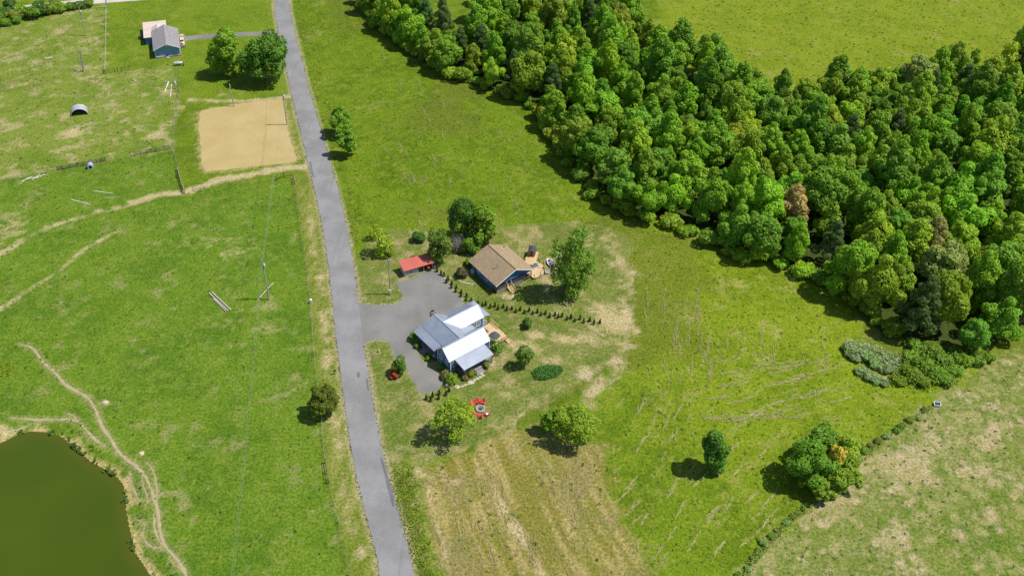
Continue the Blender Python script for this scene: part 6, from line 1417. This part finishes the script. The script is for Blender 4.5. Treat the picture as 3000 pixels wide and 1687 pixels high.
for q, s, lab in (((265.5, 1013), .7, 'tan boulder in the pasture above the pond path'), ((356, 1141), .6, 'tan boulder in the pasture beside the pond path')):
    p = D(*q); o = thing('boulder', lab, 'rock', (p.x, p.y, 0), .4); b = MB(); g2 = random.Random(int(q[0])); b.lathe([(0, -.1), (s, -.05), (s * 1.05, .15), (s * .7, .38), (0, .45)], 9)
    b.v = [(x * g2.uniform(.85, 1.15), y * g2.uniform(.7, 1.0), z) for x, y, z in b.v]; b.build('rock', simple('tan_rock', (.45, .36, .25), .9, bump=.3), o)

# ================================================================ dry cut grass, tussocks (uncountable)
def straw(name, polylines, n_per_m, width, col, seed, l=(.25, .6)):
    g = np.random.default_rng(seed); C = []; A = []
    for pts, wd in polylines:
        P = np.array([tuple(p.xy) for p in pts])
        for a, b in zip(P[:-1], P[1:]):
            L = np.linalg.norm(b - a); k = max(1, int(L * n_per_m * g.uniform(.6, 1.2))); t = g.random(k)[:, None]
            d = (b - a) / L; nr = np.array([-d[1], d[0]]); C.append(a + (b - a) * t + nr * g.normal(size=(k, 1)) * wd); A.append(np.full(k, math.atan2(d[1], d[0])) + g.normal(size=k) * .22)
    C = np.concatenate(C); A = np.concatenate(A); n = len(C); ln = g.uniform(l[0], l[1], n); w = width * g.uniform(.6, 1.4, n); z = .04 + .10 * g.random(n)
    d = np.stack([np.cos(A), np.sin(A)], 1) * ln[:, None]; q = np.stack([-np.sin(A), np.cos(A)], 1) * w[:, None]
    ok = (seg_dist(C[:, 0], C[:, 1], ROAD_C) > 3.6) & ~inside(C[:, 0], C[:, 1], DRIVE_W); C, d, q, z, n = C[ok], d[ok], q[ok], z[ok], int(ok.sum())
    V = np.stack([np.c_[C - d - q, z], np.c_[C + d - q, z + .05 * g.random(n)], np.c_[C + d + q, z + .05], np.c_[C - d + q, z]], 1).reshape(-1, 3)
    m = bpy.data.meshes.new(name); m.vertices.add(4 * n); m.vertices.foreach_set('co', V.ravel()); m.loops.add(4 * n); m.loops.foreach_set('vertex_index', np.arange(4 * n))
    m.polygons.add(n); m.polygons.foreach_set('loop_start', np.arange(n) * 4); m.polygons.foreach_set('loop_total', np.full(n, 4)); m.update()
    for k_, a_ in (('shade', .5 + .2 * g.normal(size=n)), ('hue', g.random(n))):
        at = m.attributes.new(k_, 'FLOAT', 'FACE'); at.data.foreach_set('value', np.clip(a_, 0, 1).astype(np.float32))
    m.materials.append(M_LEAF); o = link(name, m, None, 'stuff'); o.color = (*col, 1); return o
rs = random.Random(77); LN = []
def streaks(x0, x1, y0, y1, n, ang, da, l0, l1, wd=.16, curve=0.0):
    for i in range(n):
        x, y, a, L = rs.uniform(x0, x1), rs.uniform(y0, y1), R(ang + rs.gauss(0, da)), rs.uniform(l0, l1); pts = []
        for k in range(6):
            t = (k / 5 - .5); aa = a + curve * t; pts.append(D(x + L * t * math.cos(aa) + rs.gauss(0, .3), y + L * t * math.sin(aa) + rs.gauss(0, .3)))
        LN.append((pts, wd))
streaks(1620, 1790, 745, 1010, 34, 92, 9, 22, 70)
streaks(1800, 2130, 905, 1060, 38, -14, 7, 35, 110, .18, -.3)
streaks(1790, 2150, 820, 920, 22, 80, 35, 14, 40)
streaks(1545, 1960, 1130, 1430, 44, -48, 9, 22, 60)
streaks(1560, 1760, 1010, 1160, 14, -55, 12, 20, 50)
streaks(960, 1350, 120, 560, 44, 75, 12, 10, 40, .16)
streaks(1000, 1075, 440, 462, 14, 80, 6, 8, 18, .2)
streaks(5, 120, 195, 225, 16, 88, 8, 10, 24, .25)
for pts in ([(1840,1085),(1870,1062),(1910,1042),(1930,1035)], [(1860,1062),(1900,1035),(1960,1010),(1990,1005)], [(2010,1000),(2050,985),(2090,982)], [(1905,1060),(1925,1045),(1940,1040)], [(1730,800),(1735,830),(1728,870)], [(1250,1110),(1300,1075)], [(1290,1080),(1302,1050),(1296,1030)]): LN.append(([D(*p) for p in pts], .3))
straw('hay_streaks', LN, 5.2, .05, (.36, .345, .135), 31)
LN = []
streaks(1090, 1500, 1200, 1445, 60, 72, 6, 25, 90, .16); streaks(1280, 1500, 1110, 1200, 20, -35, 12, 15, 40, .15); streaks(1060, 1150, 1185, 1225, 14, 20, 15, 14, 40, .16)
for a in range(7): LN.append(([D(1225 + 20 * a + rs.gauss(0, 4), 1190 + 34 * a), D(1245 + 20 * a + rs.gauss(0, 4), 1224 + 34 * a)], .8))
streaks(980, 1500, 570, 1150, 90, -20, 40, 8, 30, .2); streaks(1280, 1560, 760, 960, 60, 0, 40, 10, 30, .25)
straw('dry_lawn_thatch', LN, 4.5, .05, (.40, .345, .17), 32, (.15, .45))
def tussocks(name, poly, n, size, col, seed, h=(.03, .13), avoid=True):
    g = np.random.default_rng(seed); A = np.array(poly); lo, hi = A.min(0), A.max(0); C = g.random((n * 4, 2)) * (hi - lo) + lo
    k = inside(C[:, 0], C[:, 1], poly) & (seg_dist(C[:, 0], C[:, 1], ROAD_C) > 4.2)
    C = C[k]; C = C[~inside(C[:, 0], C[:, 1], DRIVE_W)]; C = C[~inside(C[:, 0], C[:, 1], PLOT_W)]; C = C[~inside(C[:, 0], C[:, 1], POND_W)][:n]
    z = ground_z(sdf(C[:, 0], C[:, 1], POND_W)) if avoid == 'pond' else np.zeros(len(C))
    m_ = 4; P = np.repeat(np.c_[C, z], m_, 0); s = np.repeat(g.uniform(size * .5, size * 1.5, len(C)), m_)
    P = P + np.c_[g.normal(size=(len(P), 2)) * s[:, None] * .55, g.uniform(h[0], h[1], len(P)) * np.minimum(1.3, s / size)]
    N = g.normal(size=P.shape) * .28 + np.array([0, 0, 1.0])
    ms = leaf_mesh(name, P, N, s * (.6 + .5 * g.random(len(P))), np.repeat(.5 + .22 * g.normal(size=len(C)), m_), g.random(len(P)), g, aspect=.55)
    o = link(name, ms, None, 'stuff'); o.color = (*col, 1); return o
MEAD = XY([D(*p) for p in [(735,0),(860,0),(1000,120),(1240,240),(1360,310),(1450,450),(1560,545),(1830,640),(2080,725),(2250,870),(2350,1000),(2150,1160),(1960,1330),(1840,1449),(1620,1449),(1530,1150),(1600,800),(1590,600),(1250,565),(905,600),(830,330)]])
tussocks('meadow_tussocks', MEAD, 3600, .23, (.165, .205, .016), 41)
tussocks('pasture_tussocks', ZW['pasture'], 2000, .22, (.115, .185, .016), 42)
tussocks('far_field_tussocks', XY([D(*p) for p in [(1660,0),(2576,0),(2576,130),(2330,205),(2080,240),(1850,205),(1700,160)]]), 1300, .32, (.13, .18, .016), 43)
tussocks('field_weeds', ZW['tan'], 900, .24, (.13, .175, .03), 44)
tussocks('paddock_tussocks', ZW['paddock'], 1100, .28, (.165, .205, .035), 45)
tussocks('plot_edge_weeds', ZW['straw'], 110, .28, (.10, .15, .02), 46)
tussocks('pond_reeds', XY([PZ(*p) for p in [(0,680),(100,632),(180,606),(260,612),(350,636),(410,672),(470,725),(530,780),(610,826),(680,868),(722,920),(735,1000),(748,1100),(768,1195),(800,1300),(850,1380),(900,1449),(860,1449),(790,1330),(735,1200),(712,1050),(690,930),(600,850),(500,800),(400,705),(340,662),(200,630),(90,655),(0,705)]]), 240, .42, (.085, .150, .02), 47, (.2, .8), 'pond')
tussocks('verge_tufts', XY([D(*p) for p in [(735,0),(755,0),(850,330),(905,560),(900,640),(880,600),(840,420),(800,300)]]), 900, .32, (.190, .210, .03), 48)

HEDGE1 = [D(*p) for p in [(2340,1020),(2300,1046),(2240,1088),(2190,1120),(2160,1150),(2175,1160),(2215,1120),(2260,1085),(2310,1052),(2350,1028)]]
patch('rough green brush strip on the boundary above the corner clump', HEDGE1, (.200,.300,.040), 5200, .9, .26, 61, 'boundary_brush', 'brush', None, 'ragged')
HEDGE2 = [D(*p) for p in [(2060,1245),(2010,1272),(1960,1318),(1915,1365),(1880,1410),(1830,1470),(1850,1480),(1900,1425),(1935,1375),(1985,1325),(2030,1285),(2075,1258)]]
patch('rough green brush strip on the boundary below the corner clump', HEDGE2, (.190,.290,.036), 6500, .9, .26, 62, 'boundary_brush', 'brush', None, 'ragged')
def road_tufts():
    g = np.random.default_rng(70); R_ = [r for r in ROAD if 84 <= r[1] <= 346]; C = []
    for (x0, y0, w0), (x1, y1, w1) in zip(R_[:-1], R_[1:]):
        d = np.array([x1 - x0, y1 - y0]); L = np.linalg.norm(d); d /= L; nr = np.array([d[1], -d[0]])
        for sd_ in (-1, 1):
            k = g.poisson(7 * (.4 + 1.2 * g.random())); f = g.random(k)[:, None]; off = (w0 + .10 + np.abs(g.normal(size=(k, 1))) * .28 - .12)
            C.append(np.array([x0, y0]) + d * L * f + nr * sd_ * off)
    C = np.concatenate(C); C = C[~inside(C[:, 0], C[:, 1], DRIVE_W)]
    P = np.c_[C, .05 + .08 * g.random(len(C))]; N = g.normal(size=P.shape) * .3 + np.array([0, 0, 1.0])
    m = leaf_mesh('road_edge_grass', P, N, .17 * (.5 + g.random(len(P))), .5 + .2 * g.normal(size=len(P)), g.random(len(P)), g, aspect=.6)
    o = link('road_edge_grass', m, None, 'stuff'); o.color = (.165, .190, .030, 1)
road_tufts()

patch('', [D(*p) for p in [(2112,872),(2130,860),(2175,868),(2225,885),(2268,905),(2265,935),(2230,940),(2190,918),(2140,905)]], (.33,.42,.20), 3000, 2.2, .30, 63, 'bramble_canes', 'brush', None, 'ragged')
patch('', [D(*p) for p in [(2145,932),(2165,922),(2205,945),(2240,962),(2235,975),(2195,965),(2160,950)]], (.33,.42,.20), 1500, 1.6, .28, 64, 'bramble_canes', 'brush', None, 'ragged')
patch('', [D(*p) for p in [(2265,890),(2330,880),(2440,895),(2440,925),(2400,975),(2330,985),(2260,970),(2240,975),(2235,950)]], (.20,.33,.03), 5000, 2.0, .34, 65, 'scrub_leaves', 'brush', None, 'ragged')
